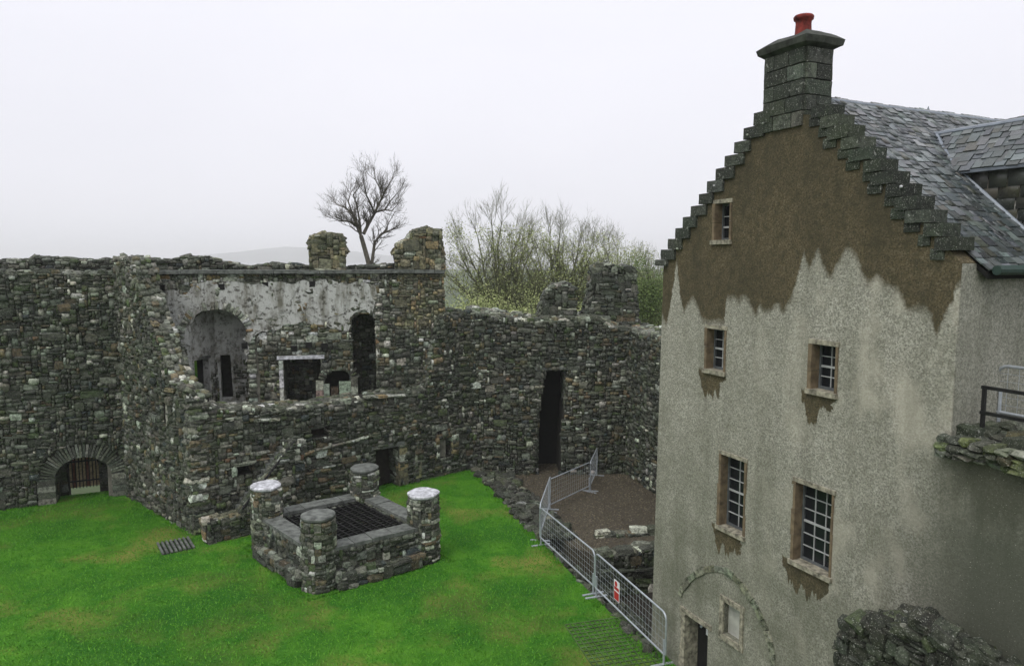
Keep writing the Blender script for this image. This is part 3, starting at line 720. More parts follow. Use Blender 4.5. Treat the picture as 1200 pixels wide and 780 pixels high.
# ------------------------------------------------------------------ far wall and the wall behind the house
WD = Frame(P3, P4)
root = empty('far_wall', WD.m, 'dark rubble wall at the far end with a tall narrow doorway behind the barriers', 'wall'); sp = []
tp = WD.uvs([(555, 367), (570, 369), (590, 372), (620, 377), (640, 376), (670, 375), (700, 376), (720, 384), (735, 388)]); tp = [(-.2, tp[0][1])] + tp + [(WD.len + 1, tp[-1][1])]
top = rough(tp, .05, .3, False); outl = [(-.2, -1), (WD.len + 1, -1)] + top[::-1]
door = [WD.uv(*p) for p in ((627, 552), (656, 552), (657, 520), (660, 480), (665, 440), (662, 433), (640, 433), (637, 455), (632, 490), (629, 520))]; door[0] = (door[0][0], -.5); door[1] = (door[1][0], -.5)
solid('wall_core', outl, [door], .02, 2.2, M_mortar, root)
face(sp, outl, [door], PAL_DARK, zmin=-.5, palf=lambda u, v: PAL_MID if noise.noise(Vector((u * .4, v * .5, 31))) > .12 else PAL_DARK)
top_stones(sp, top, 0, 2.2, PAL_MID + [(10, (.4, .4, .37))], size=.27)
a, b_, c, d = bb(door); reveal(sp, a + .12, -.3, d, 1.4, 1, PAL_DARK); reveal(sp, b_ - .1, -.3, d, 1.4, -1, PAL_DARK)
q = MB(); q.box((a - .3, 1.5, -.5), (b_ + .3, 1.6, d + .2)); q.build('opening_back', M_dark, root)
q = MB(); q.box((a, -.04, d - .02), (b_ + .35, .5, d + .09)); q.build('lintel', M_slab, root)
finish(root, sp)
WE = Frame(P4, PE)
root = empty('side_wall', WE.m, 'dark ivy stained rubble wall running forward behind the left edge of the house', 'wall'); sp = []
tp = [(-.1, tp[-1][1])] + WE.uvs([(752, 392), (768, 396)]) + [(WE.len, 5.2)]
top = rough(tp, .05, .3, False); outl = [(-.1, -1), (WE.len, -1)] + top[::-1]
solid('wall_core', outl, [], .02, 1.5, M_mortar, root)
face(sp, [p for p in outl], [], PAL_DARK, zmin=-.5); top_stones(sp, top, 0, 1.5, PAL_MID, size=.27)
finish(root, sp, limit=200)
# wall heads that stand higher behind the far wall
stack('ruined_pinnacle', WD, [(632, 384), (634, 360), (640, 345), (650, 335), (664, 333), (673, 338), (675, 360), (676, 384)], .7, 1.0, 'low rounded stub of rubble rising from the far wall before the trees', 'ruin', PAL_DARK)
stack('twin_pinnacle', WD, [(686, 386), (688, 355), (696, 345), (695, 313), (715, 310), (724, 313), (725, 322), (728, 320), (729, 312), (742, 313), (746, 320), (747, 350), (748, 392)], .7, 1.2, 'tall notched piece of wall rising beside the house, dark rubble with a split top', 'ruin', PAL_DARK)

# ------------------------------------------------------------------ low rubble banks by the gravel floor
def bank(name, pts, widths, n, z0, z1, label, pal=PAL_DARK, size=(.14, .42)):
    root = empty(name, pts[0], label, 'rubble'); sp = []; inv = root.matrix_world.inverted()
    for i in range(n):
        t = rnd.random() * (len(pts) - 1); k = int(t); f = t - k; p = pts[k].lerp(pts[k + 1], f); d = (pts[k + 1] - pts[k]).normalized(); nn = Vector((-d.y, d.x, 0))
        s = rnd.random(); p = p - nn * widths * s; s2 = rnd.uniform(*size)
        q = inv @ Vector((p.x, p.y, z0 + (z1 - z0) * (s ** .8) + rnd.uniform(-.05, .05)))
        add_stone(sp, Matrix.Translation(q) @ Euler((rnd.uniform(-.4, .4), rnd.uniform(-.4, .4), rnd.uniform(0, 3))).to_matrix().to_4x4(), (s2, s2 * rnd.uniform(.6, 1), s2 * rnd.uniform(.3, .6)), pal)
    # soil core
    V = []; Fc = []
    for i, p in enumerate(pts):
        d = (pts[min(i + 1, len(pts) - 1)] - pts[max(i - 1, 0)]).normalized(); nn = Vector((-d.y, d.x, 0))
        V += [inv @ Vector((p.x, p.y, -1.5)), inv @ Vector((p.x, p.y, z0 - .06)), inv @ Vector(((p - nn * widths).x, (p - nn * widths).y, z1 - .1)), inv @ Vector(((p - nn * widths).x, (p - nn * widths).y, -1.5))]
    for i in range(len(pts) - 1):
        a = i * 4
        for j in range(4): Fc.append((a + j, a + (j + 1) % 4, a + 4 + (j + 1) % 4, a + 4 + j))
    me_obj('earth_core', V, Fc, M_soil, root); finish(root, sp, limit=300, minpx=6); return root
def rv(l): return list(reversed(l))
bank('rubble_bank', [Vector(p) for p in edge[:4]], -1.3, 420, .03, -.25, 'loose dark rubble edging the lawn at the far left of the gravel', PAL_STUB + [(12, (.12, .12, .10))])
bank('rubble_slope', [Vector(p) for p in edge[3:8]], -1.6, 520, .0, -1.3, 'steep bank of wet broken stones below the long barrier', PAL_STUB + [(12, (.12, .125, .12))])
# pit walls
def low_wall(name, a, b, z0, z1, th, label, pal=PAL_DARK, cap=PAL_DARK):
    fr = Frame(a, b); root = empty(name, fr.m, label, 'wall'); sp = []
    ol = rough([(0, z0), (fr.len, z0), (fr.len, z1), (0, z1)], .02, .3)
    solid('wall_core', ol, [], .02, th, M_mortar, root); face(sp, ol, [], pal, zmin=z0)
    top_stones(sp, [(0, z1), (fr.len * .5, z1), (fr.len, z1)], 0, th, cap, size=.34, dz=-.03); reveal(sp, 0, z0, z1, th, -1, pal)
    finish(root, sp, limit=150); return root
low_wall('low_wall', atz(698, 630, gz), atz(790, 625, gz), -.6, gz + .06, .22, 'low wall foot at the front edge of the brown gravel', cap=PAL_MID)
low_wall('low_wall', atz(702, 654, -.3), atz(800, 642, -.3), -1.45, -.24, .4, 'broken stone step inside the pit beside the house corner', cap=PAL_MID)

# ------------------------------------------------------------------ the well
zt = 1.75; A, B_, C_, D_ = atz(312, 571, zt), atz(427, 550, zt), atz(496, 580, zt), atz(373, 606, zt)
cen = (A + B_ + C_ + D_) / 4; cen.z = 0
root = empty('well', cen, 'square stone well with four round pillars and an iron grid over the shaft', 'well')
loc = [Vector((p.x - cen.x, p.y - cen.y, 0)) for p in (A, D_, C_, B_)]
capm = {0: M_slab_pale, 1: M_slab, 2: M_slab_pale, 3: M_slab}
for i, p in enumerate(loc):
    r = .385; q = MB(); q.lathe([(r * 1.04 - .03, -.3), (r - .03, .3), (r - .03, zt)], 18)
    pil = q.build('pillar', M_mortar, root); pil.matrix_local = Matrix.Translation(p); sp = []
    cells = pack(0, 2 * math.pi * r, 0, zt - .02, lambda p: True, .08, .055, 4, 3)
    for (u, v, wd_, h) in cells:
        th = u / r; m = Matrix.Rotation(th, 4, 'Z') @ Matrix.Translation((0, -r + .06 - rnd.uniform(0, .03), v)) @ Matrix.Rotation(rnd.uniform(-.06, .06), 4, 'Y')
        add_stone(sp, m, (wd_ * 1.05, .16, h * 1.05), PAL_MID if rnd.random() < .6 else PAL_DARK)
    finish(pil, sp, limit=110, minpx=5)
    q = MB(); q.lathe([(r + .0, zt - .01), (r + .03, zt + .03), (r + .03, zt + .07), (r - .01, zt + .10), (.01, zt + .115)], 26); c = q.build('pillar_cap', capm[i], root); c.location = p
    for v_ in c.data.vertices:
        k = 1 + .14 * noise.noise(Vector((v_.co.x * 4, v_.co.y * 4, i))); v_.co.x *= k; v_.co.y *= k
zk = .95
for i in range(4):
    a = loc[i]; b_ = loc[(i + 1) % 4]; fr = Frame(a, b_)
    q = MB(); q.box((.2, -.22, -.3), (fr.len - .2, .18, zk - .02)); wll = q.build('low_wall', M_mortar, root); MW_ = Matrix.Translation(a) @ Matrix.Rotation(fr.ang, 4, 'Z'); wll.matrix_local = MW_
    sp = []; rub_plane(sp, Matrix.Translation((0, -.24, 0)), .2, fr.len - .2, 0, zk - .03, lambda p: True, PAL_DARK, cu=.09, cv=.055)
    rub_plane(sp, Matrix.Translation((fr.len, .2, 0)) @ Matrix.Rotation(math.pi, 4, 'Z'), .2, fr.len - .2, 0, zk - .03, lambda p: True, PAL_DARK, cu=.09, cv=.055)
    q = MB(); q.box((.3, -.46, -.3), (fr.len - .3, -.23, .30)); pl = q.build('plinth', M_mortar, root); pl.matrix_local = MW_
    sp2 = []; rub_plane(sp2, Matrix.Translation((0, -.48, 0)), .3, fr.len - .3, 0, .30, lambda p: True, PAL_DARK, cu=.12, cv=.09)
    top_stones(sp2, [(.3, .30), (fr.len / 2, .30), (fr.len - .3, .30)], -.48, -.24, PAL_DARK, size=.2, dz=-.03, amp=.02)
    finish(wll, sp, limit=90, minpx=5); finish(pl, sp2, limit=80, minpx=5)
    x = .22
    while x < fr.len - .22:
        l = min(rnd.uniform(.4, .7), fr.len - .22 - x)
        q = MB(); dz = rnd.uniform(-.01, .01); q.box((x, -.27, zk - .03), (x + l - .015, .21, zk + .06 + dz)); kk = q.build('kerb_slab', M_slab, root); kk.matrix_local = MW_; x += l
# shaft and iron grid (local frame along A->D)
fr = Frame(loc[0], loc[1]); MG = Matrix.Translation(loc[0]) @ Matrix.Rotation(fr.ang, 4, 'Z'); wdt = (loc[3] - loc[0]).length
q = MB(); q.box((.1, .1, -.3), (fr.len - .1, wdt - .1, .25)); o = q.build('shaft_shade', M_dark, root); o.matrix_local = MG  # near-black block paints the shade inside the shaft
q = MB(); mm = Matrix.Identity(4)
for i in range(17): x = .2 + (fr.len - .4) * i / 16; q.box((x - .018, .1, .85), (x + .018, wdt - .1, .89))
for i in range(13): y = .2 + (wdt - .4) * i / 12; q.box((.1, y - .018, .892), (fr.len - .1, y + .018, .925))
o = q.build('iron_grid', M_iron, root); o.matrix_local = MG

# ------------------------------------------------------------------ drain cover and ground mat
def quad_frame(pts): a, b_, c, d = [atz(*p) for p in pts]; return a, b_, c, d
a, b_, c, d = quad_frame([(185, 637), (220, 630), (231, 641), (196, 649)])
root = empty('drain_cover', a, 'small slotted iron drain cover in the grass near the end wall', 'drain cover')
inv = root.matrix_world.inverted()
q = MB(); fr = Frame(a, b_); MM = Matrix.Rotation(fr.ang, 4, 'Z'); hgt_ = (d - a).length
q.box((-.03, -hgt_, -.05), (fr.len, 0, .012)); o = q.build('pit_plate', M_dark, root); o.matrix_local = MM
for i in range(8):
    x = fr.len * i / 7; q = MB(); q.box((x - .035, -hgt_, .013), (x + .02, 0, .055)); o = q.build('bar', M_slab, root); o.matrix_local = MM @ Matrix.Shear('XZ', 4, (0, 0)) if False else MM
a = atz(662, 732); b_ = atz(735, 722); d = atz(705, 785); fr = Frame(a, b_)
q = MB(); ny = 15; nx = 13; Lx = fr.len; Ly = 2.1
for i in range(nx + 1): x = Lx * i / nx; q.box((x - .012, -Ly, .0), (x + .012, 0, .014))
for j in range(ny + 1): y = -Ly * j / ny; q.box((0, y - .018, .002), (Lx, y + .018, .017))
o = q.build('ground_mat', M_flat('mat_plastic_brown', (.06, .11, .03), .8, var=.6, scale=3), None); o.matrix_world = fr.m; tag(o, 'worn reinforcing mesh mat showing through the grass at the bottom edge', 'ground mat')

# ------------------------------------------------------------------ crowd barriers
def barrier(a, b, z, label, hgt=1.08, sign=False, group='galvanised crowd barriers', foot=True, cat='barrier'):
    fr = Frame(a, b); Lb = fr.len; root = empty('crowd_barrier', fr.m @ Matrix.Translation((0, 0, z)), label, cat, group)
    r = .14; zb_ = .22; pts = []
    for cx_, cz_, a0 in ((Lb - r, hgt - r, 0), (r, hgt - r, 90), (r, zb_ + r * .3, 180), (Lb - r, zb_ + r * .3, 270)):
        rr = r if cz_ > .5 else r * .3
        ccx = cx_ if cz_ > .5 else (r * .3 if cx_ < Lb / 2 else Lb - r * .3)
        for k in range(5): t = R(a0 + 22.5 * k); pts.append((ccx + rr * math.cos(t), 0, cz_ + rr * math.sin(t)))
    q = MB(); q.tube(pts, .021, 8, closed=True); q.build('frame', M_galv, root, True)
    n = max(4, int(Lb / .13))
    for i in range(1, n): x = Lb * i / n; q = MB(); q.tube([(x, 0, zb_), (x, 0, hgt)], .003, 4); q.build('bar', M_galv, root)
    q = MB()
    for k in range(1, 6): z_ = zb_ + (hgt - zb_) * k / 6; q.tube([(.02, 0, z_), (Lb - .02, 0, z_)], .003, 4)
    q.build('cross_wires', M_galv, root)
    if foot:
        for x in (.06, Lb - .06):
            q = MB(); q.tube([(x, 0, .02), (x, 0, zb_ + .3)], .022, 8); q.box((x - .03, -.28, .0), (x + .03, .28, .025)); q.build('foot', M_galv, root)
    if sign:
        x = Lb * .36; q = MB(); q.box((x - .13, -.03, .42), (x + .13, -.024, .88)); s_ = q.build('warning_sign', M_white, root); s_['label'] = 'small white and red warning sign'
        q = MB(); q.box((x - .11, -.034, .44), (x + .11, -.031, .62)); q.box((x - .11, -.034, .66), (x + .11, -.031, .73)); q.build('red_panel', M_red, s_)
        q = MB(); q.lathe([(.001, 0), (.06, 0), (.06, .004), (.001, .004)], 14); o = q.build('red_disc', M_red, s_); o.matrix_local = Matrix.Translation((x - .03, -.031, .80)) @ Matrix.Rotation(R(90), 4, 'X')
    return root
zt_ = 1.08
barrier(atz(698, 647, zt_), atz(781, 719, zt_), 0, 'long steel barrier with the red and white sign, nearest the house door', sign=True)
barrier(atz(633, 594, zt_), atz(697, 646, zt_), 0, 'steel barrier along the lawn edge, left of the one with the sign')
barrier(atz(633, 591, zt_), atz(645, 562, zt_ + gz * .5), 0, 'barrier turned sharply away from the lawn, seen nearly edge on at the corner')
barrier(atz(643, 562, zt_ + gz), atz(692, 541, zt_ + gz), gz, 'steel barrier standing square across the brown gravel', foot=True)
barrier(atz(692, 541, zt_ + gz), atz(700, 524, zt_ + gz), gz, 'farthest barrier, seen nearly edge on against the far wall')

# ------------------------------------------------------------------ the house
exec_house = True
G = HFR.uv
W0 = G(1127, 300)[0]; xl_top = G(778, 296)[0]
root = empty('gable_house', HFR.m, 'tall harled house with crow-stepped gable, brown damp stain and small dark windows', 'house')
rx_, rz_ = G(936, 114); ez = 8.02
topL = G(898, 128); topR = G(968, 128)
def gx(px, py): return G(px, py)
wins = {  # name: (left,right,top,bottom) from the photograph's clear opening, in px at the wall face
 'attic': [(838, 239), (856, 236), (856, 281), (838, 282)],
 'up_l': [(829, 384), (850, 386), (849, 434), (828, 434)],
 'up_r': [(952, 403), (981, 404), (979, 459), (950, 458)],
 'lo_l': [(846, 531), (874, 541), (871, 629), (843, 614)],
 'lo_r': [(933, 564), (977, 578), (972, 672), (929, 659)]}
def rectpx(p): us = [G(*q) for q in p]; x0 = (us[0][0] + us[3][0]) / 2; x1 = (us[1][0] + us[2][0]) / 2; z1 = (us[0][1] + us[1][1]) / 2; z0 = (us[2][1] + us[3][1]) / 2; return x0, x1, z0, z1
WR_ = {k: rectpx(p) for k, p in wins.items()}
dr = rectpx([(803, 720), (829, 733), (829, 792), (803, 775)]); dr = (dr[0], dr[1], -.5, dr[3])
bl = rectpx([(849, 706), (869, 714), (867, 752), (848, 744)])
def rp(r): return [(r[0], r[2]), (r[1], r[2]), (r[1], r[3]), (r[0], r[3])]
xfar0 = 0.0; zl = G(1120, 530)[1]
gable = [(xfar0, -1.5), (W0 + 4.6, -1.5), (W0 + 4.6, zl), (W0, zl), (W0, 7.95), (topR[0], topR[1] - .08), (topL[0], topL[1] - .08), (xl_top, 7.95)]
# --- harling
def curve_node(b, sock, pts, lo, hi, vlo, vhi):
    t = b.rng(sock, lo, hi); fc = b.n('ShaderNodeFloatCurve'); b.put(fc.inputs['Value'], t); cv = fc.mapping.curves[0]
    P = sorted(((p[0] - lo) / (hi - lo), (p[1] - vlo) / (vhi - vlo)) for p in pts)
    cv.points[0].location = (0, P[0][1]); cv.points[1].location = (1, P[-1][1])
    for x, y in P:
        if .002 < x < .998: cv.points.new(x, y)
    for p in cv.points: p.handle_type = 'VECTOR'
    fc.mapping.update(); return b.rng(fc.outputs[0], 0, 1, vlo, vhi)
stain_px = [(776, 372), (781, 384), (788, 345), (793, 305), (797, 345), (801, 368), (807, 356), (812, 352), (818, 362), (823, 378), (849, 380), (851, 352), (860, 350), (865, 356), (873, 350), (878, 356), (885, 373), (890, 360), (895, 366), (903, 367), (911, 358), (918, 368), (928, 350), (935, 325), (942, 297), (948, 318), (958, 295), (966, 318), (973, 328), (982, 310), (993, 293), (1005, 306), (1012, 328), (1018, 334), (1028, 326), (1038, 338), (1053, 342), (1063, 366), (1083, 362), (1088, 366), (1098, 397), (1106, 375), (1112, 366), (1120, 340), (1127, 330)]
def m_harl(name, gable_stain):
    b = NB(name, .92, .2); xyz = b.sep(b.obj); X, Z = xyz[0], xyz[2]
    fine = b.noise(34, 5, b.obj, .8); mid = b.noise(7, 5, b.obj, .7); cell = b.vor(48, b.obj, 'Color'); cg = b.sep(cell)[0]
    c = b.mix(b.rng(fine, .36, .64), (.135, .133, .108), (.54, .53, .45))
    c = b.mix(b.rng(cg, .55, .95, 0, .55), c, (.62, .60, .50)); c = b.mix(b.rng(cg, .45, .05, 0, .5), c, (.09, .088, .064))
    c = b.mix(b.rng(mid, .42, .66, 0, .4), c, (.17, .165, .12))
    c = b.mix(b.rng(b.noise(.9, 5, b.obj, .6), .35, .68, 0, .5), c, (.17, .17, .125))
    if gable_stain: c = b.mix(b.math('MULTIPLY', b.rng(b.noise(1.5, 4, b.scale(b.obj, (1, 1, .6))), .5, .62, 0, .55), b.rng(X, W0 * .35, W0 * .75)), c, (.50, .47, .38))                       # algae
    streak = b.noise(2.2, 5, b.scale(b.obj, (1, 1, .12)), .6)
    c = b.mix(b.rng(streak, .50, .72, 0, .42), c, (.085, .088, .058))
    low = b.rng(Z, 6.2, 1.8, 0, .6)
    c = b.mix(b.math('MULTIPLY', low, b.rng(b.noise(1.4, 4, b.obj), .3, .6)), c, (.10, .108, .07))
    if not gable_stain: c = b.mix(.25, c, (.15, .165, .13))
    pale = b.rng(b.noise(60, 2, b.obj), .66, .72, 0, .8)
    wet = None
    if gable_stain:
        pts = [G(*p) for p in stain_px]; jx = b.math('ADD', X, b.math('MULTIPLY', b.math('SUBTRACT', b.noise(9, 3, b.obj), .5), .12))
        th = curve_node(b, jx, pts, -.2, W0 + .1, 6.5, 8.5)
        jz = b.math('ADD', Z, b.math('MULTIPLY', b.math('SUBTRACT', b.noise(7, 4, b.obj), .5), .16))
        wet = b.rng(b.math('SUBTRACT', jz, th), -.05, .10)
        for k in ('up_l', 'up_r', 'lo_l', 'lo_r'):
            x0, x1, z0, z1 = WR_[k]; hw = (x1 - x0) / 2 + .12; cxm = (x0 + x1) / 2 - .1
            dx = b.math('ABSOLUTE', b.math('SUBTRACT', jx, cxm)); lim = b.math('MULTIPLY', b.math('SUBTRACT', hw, b.math('ADD', dx, b.math('MULTIPLY', b.math('SUBTRACT', b.noise(4.5, 3, b.obj), .5), .35))), 2.6)
            dep = b.math('MINIMUM', lim, b.rng(b.noise(6, 2, b.scale(b.obj, (1, 1, .05))), .35, .65, .2, .55)); d_ = b.math('SUBTRACT', z0 - .05, jz)
            m_ = b.math('MULTIPLY', b.rng(b.math('SUBTRACT', dep, d_), 0, .04), b.rng(d_, -.05, 0.0))
            wet = b.math('MAXIMUM', wet, m_)
        wc = b.mix(b.rng(fine, .36, .64), (.030, .025, .014), (.155, .126, .07)); wc = b.mix(b.rng(cg, .6, .95, 0, .5), wc, (.20, .17, .11))
        wc = b.mix(b.rng(mid, .46, .62, 0, .6), wc, (.045, .042, .024))
        wc = b.mix(b.rng(b.noise(1.1, 5, b.scale(b.obj, (1, 1, .5)), .65), .4, .6, 0, .7), wc, (.05, .045, .027))
        c = b.mix(wet, c, wc); pale = b.math('MULTIPLY', pale, b.rng(wet, 0, 1, 1, .5))
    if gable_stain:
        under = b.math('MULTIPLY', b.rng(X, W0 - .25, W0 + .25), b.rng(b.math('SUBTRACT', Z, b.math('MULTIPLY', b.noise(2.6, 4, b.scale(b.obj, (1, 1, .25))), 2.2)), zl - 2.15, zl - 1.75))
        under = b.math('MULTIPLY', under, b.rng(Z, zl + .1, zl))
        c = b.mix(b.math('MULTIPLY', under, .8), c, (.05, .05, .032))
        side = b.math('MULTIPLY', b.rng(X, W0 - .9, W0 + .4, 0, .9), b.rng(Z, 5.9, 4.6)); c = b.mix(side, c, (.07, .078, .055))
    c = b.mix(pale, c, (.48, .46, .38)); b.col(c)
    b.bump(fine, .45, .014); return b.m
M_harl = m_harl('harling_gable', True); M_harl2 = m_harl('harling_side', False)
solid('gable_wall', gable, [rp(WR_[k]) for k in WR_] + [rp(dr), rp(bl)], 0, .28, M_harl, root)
q = MB(); q.box((xl_top - .0, .281, -1.5), (xl_top + .5, 9, 7.9)); q.build('far_side_wall', M_harl2, root)
q = MB(); q.box((W0 - .5, .02, -1.5), (W0 + .005, 9, 7.94)); q.build('side_wall', M_harl2, root)
q = MB(); q.box((xl_top + .5, 8.5, -1.5), (W0 - .5, 9, 7.9)); q.build('back_wall', M_harl2, root)
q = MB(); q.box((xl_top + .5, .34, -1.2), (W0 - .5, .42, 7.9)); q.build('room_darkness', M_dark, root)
# --- windows
def bars_window(k, nxp, nzp, sill=True, surround='jamb'):
    x0, x1, z0, z1 = WR_[k]; dy = .145
    wn = MB(); t = .045
    wn.box((x0, dy, z0), (x0 + t, dy + .06, z1)); wn.box((x1 - t, dy, z0), (x1, dy + .06, z1)); wn.box((x0 + t, dy, z1 - t), (x1 - t, dy + .06, z1)); wn.box((x0 + t, dy, z0), (x1 - t, dy + .06, z0 + t))
    win_ = wn.build('window', M_frame, root)
    ix0, ix1, iz0, iz1 = x0 + t, x1 - t, z0 + t, z1 - t; mid = (iz0 + iz1) / 2
    for i in range(1, nxp): x = ix0 + (ix1 - ix0) * i / nxp; q = MB(); q.box((x - .006, dy + .012, iz0), (x + .006, dy + .04, iz1)); q.build('glazing_bar', M_bar, win_)
    for j in range(1, nzp):
        z = iz0 + (iz1 - iz0) * j / nzp; hh = .016 if j == nzp // 2 else .006; q = MB(); q.box((ix0, dy + .008, z - hh), (ix1, dy + .045, z + hh)); q.build('meeting_rail' if hh > .01 else 'glazing_bar', M_bar, win_)
    for i in range(nxp):
        for j in range(nzp):
            xa = ix0 + (ix1 - ix0) * i / nxp; xb = ix0 + (ix1 - ix0) * (i + 1) / nxp; za = iz0 + (iz1 - iz0) * j / nzp; zb2 = iz0 + (iz1 - iz0) * (j + 1) / nzp
            q = MB(); yj = dy + .03 + rnd.uniform(-.002, .004); tl = rnd.uniform(-.006, .006)
            q.add([(xa, yj, za), (xb, yj + tl, za), (xb, yj + tl, zb2), (xa, yj, zb2)], [(0, 1, 2, 3)]); q.build('pane', M_glass, win_)
    # stone reveals and margins
    for sx in (0, 1):
        z = z0
        while z < z1 - .02:
            hh = min(rnd.uniform(.25, .42), z1 - z); q = MB(); wj = rnd.uniform(.03, .07)
            if sx == 0: q.box((x0 - wj, -.018 - rnd.uniform(0, .01), z + .004), (x0 + .012, dy + .03, z + hh - .004))
            else: q.box((x1 - .012, -.012 - rnd.uniform(0, .008), z + .004), (x1 + wj * .6, dy + .03, z + hh - .004))
            q.build('jamb_stone', M_drs, win_); z += hh
    q = MB(); q.box((x0 - .06, -.02, z1 - .008), (x1 + .05, dy + .05, z1 + .06)); q.build('lintel', M_drs2, win_)
    q = MB(); q.box((x0 - .07, -.05, z0 - .07), (x1 + .05, dy + .05, z0 + .006)); q.build('sill', M_drs2, win_)
    return win_
M_drs2 = M_flat('lichened_sandstone', (.30, .28, .21), .85, var=.75, scale=12, bump=.6)
bars_window('attic', 2, 3); bars_window('up_l', 2, 4); bars_window('up_r', 2, 4); bars_window('lo_l', 2, 6); bars_window('lo_r', 3, 6)
# blind panel
x0, x1, z0, z1 = bl; q = MB(); q.box((x0, .1, z0), (x1, .16, z1)); pn = q.build('blind_panel', M_flat('pale_panel', (.42, .42, .37), .8, var=.3, scale=5), root)
for (a, b_, c, d) in ((x0 - .1, x0, z0, z1), (x1, x1 + .07, z0, z1), (x0 - .1, x1 + .08, z1, z1 + .1), (x0 - .1, x1 + .08, z0 - .12, z0)):
    q = MB(); q.box((a, -.03, c + .002), (b_, .14, d - .002)); q.build('margin_stone', M_drs2, pn)
# door
x0, x1, z0, z1 = dr; q = MB(); q.box((x0, .3, -.4), (x1, .36, z1)); dd = q.build('door', M_dark, root)
q = MB(); q.box((x0 + .27, .275, z1 - .36), (x0 + .52, .28, z1 - .12)); o = q.build('notice', M_white, dd)
q = MB(); q.lathe([(.025, 0), (.03, .02), (.01, .04)], 10); o = q.build('door_knob', M_galv, dd); o.matrix_local = Matrix.Translation((x0 + .15, .27, .95)) @ Matrix.Rotation(R(90), 4, 'X')
z = 0
while z < z1: hh = rnd.uniform(.25, .4); q = MB(); q.box((x0 - rnd.uniform(.1, .16), -.03, z), (x0 + .01, .3, min(z + hh - .01, z1 + .1))); q.build('jamb_stone', M_drs2, dd); z += hh
q = MB(); q.box((x0, -.03, z1), (x1 + .1, .3, z1 + .09)); q.build('lintel', M_drs2, dd)
# relieving arch
sp = []; arc = [(797, 697), (801, 688), (808, 679), (816, 672), (826, 667), (838, 665), (850, 668), (860, 675), (869, 684), (876, 694), (882, 703), (888, 713), (894, 726), (899, 738), (903, 752), (906, 766), (908, 780)]
au = [G(*p) for p in arc]
for (xa, za), (xb, zb2) in zip(au[:-1], au[1:]):
    add_stone(sp, Matrix.Translation(((xa + xb) / 2, .075 - rnd.uniform(0, .02), (za + zb2) / 2)) @ Matrix.Rotation(-math.atan2(zb2 - za, xb - xa), 4, 'Y'), (math.hypot(xb - xa, zb2 - za) * rnd.uniform(.9, 1.02), .2, rnd.uniform(.09, .14)), [(1, (.28, .28, .22)), (1, (.18, .18, .135))], ASH)
# far-left exposed quoins at the foot
# crow steps
NST = 12
def steps(x_a, z_a, x_b, z_b, side):
    for i in range(NST):
        t0 = i / NST; x = x_a + (x_b - x_a) * t0; z = z_a + (z_b - z_a) * t0; dzs_ = (z_b - z_a) / NST; dx = abs(x_b - x_a) / NST
        l = dx + rnd.uniform(.05, .16) if side > 0 else dx + rnd.uniform(.10, .2)
        cxs = x + (l / 2 if side < 0 else -l / 2)
        add_stone(sp, Matrix.Translation((cxs, .125, z + dzs_ / 2 + .03)) @ Euler((0, rnd.uniform(-.02, .02), rnd.uniform(-.02, .02))).to_matrix().to_4x4(), (l + .03, .34, dzs_ * rnd.uniform(.9, 1.02)), PAL_CHIM, ASH, tone(PAL_CHIM))
        if side > 0: add_stone(sp, Matrix.Translation((x - l * .75 - rnd.uniform(0, .1), .255, z + dzs_ * .3 - .06)), (l * .7, .555, dzs_ * .8), PAL_CHIM, ASH)
        for _ in range(1):
            if rnd.random() < .45: s_ = rnd.uniform(.02, .055); add_stone(sp, Matrix.Translation((cxs + rnd.uniform(-.2, .2), -.07, z + rnd.uniform(0, dzs_))), (s_, .03, s_), PAL_WHITE)
steps(xl_top - .03, 7.95, topL[0], topL[1] - .06, -1); steps(G(1122, 297)[0], G(1122, 297)[1], G(960, 126)[0], G(960, 126)[1], 1)
add_stone(sp, Matrix.Translation((xl_top - .02, .13, 7.92)), (.34, .4, .12), PAL_CHIM, ASH)
finish(root, sp, limit=300, minpx=3)
# --- chimney
ca = G(897, 100); cb = G(943, 100); c0, c1 = ca[0], cb[0]; czb = topL[1] - .15; czt = (G(897, 72)[1] + G(943, 52)[1]) / 2
d = ray(973, 100); # depth of the chimney from its right edge
nrm = HFR.x; tt = (HFR.o + HFR.x * c1 - CP).dot(nrm) / d.dot(nrm); cd = (CP + d * tt - HFR.o).dot(HFR.y); cd = max(.5, min(cd, 1.6))
q = MB(); q.box((c0 + .02, .02, czb - .3), (c1 - .02, cd - .02, czt)); ch = q.build('chimney', M_mortar, root); sp = []
blkpal = PAL_CHIM
def course_face(M, Lc, shift):
    n = 4; hc = (czt - czb) / n
    for j in range(-1, n):
        x = 0; first = True
        while x < Lc - .02:
            l = min((.22 if (j + shift) % 2 else .42) * rnd.uniform(.85, 1.15) if first else rnd.uniform(.28, .5), Lc - x); first = False
            if Lc - x - l < .12: l = Lc - x
            add_stone(sp, M @ Matrix.Translation((x + l / 2, .08, czb + hc * (j + .5))), (l - .014, .2, hc - .016), blkpal, ASH); x += l
course_face(Matrix.Translation((c0, -.02, 0)), c1 - c0, 0)
course_face(Matrix.Translation((c1 + .02, 0, 0)) @ Matrix.Rotation(R(90), 4, 'Z'), cd, 1)
course_face(Matrix.Translation((c0 - .02, cd, 0)) @ Matrix.Rotation(R(-90), 4, 'Z'), cd, 1)
course_face(Matrix.Translation((c1, cd + .02, 0)) @ Matrix.Rotation(R(180), 4, 'Z'), c1 - c0, 0)
finish(ch, sp, limit=120, minpx=4)
q = MB(); e = .10; z = czt
def ring(q, x0, y0, x1, y1, z): k = len(q.v); q.v += [Vector(p) for p in ((x0, y0, z), (x1, y0, z), (x1, y1, z), (x0, y1, z))]; return k
prev = None
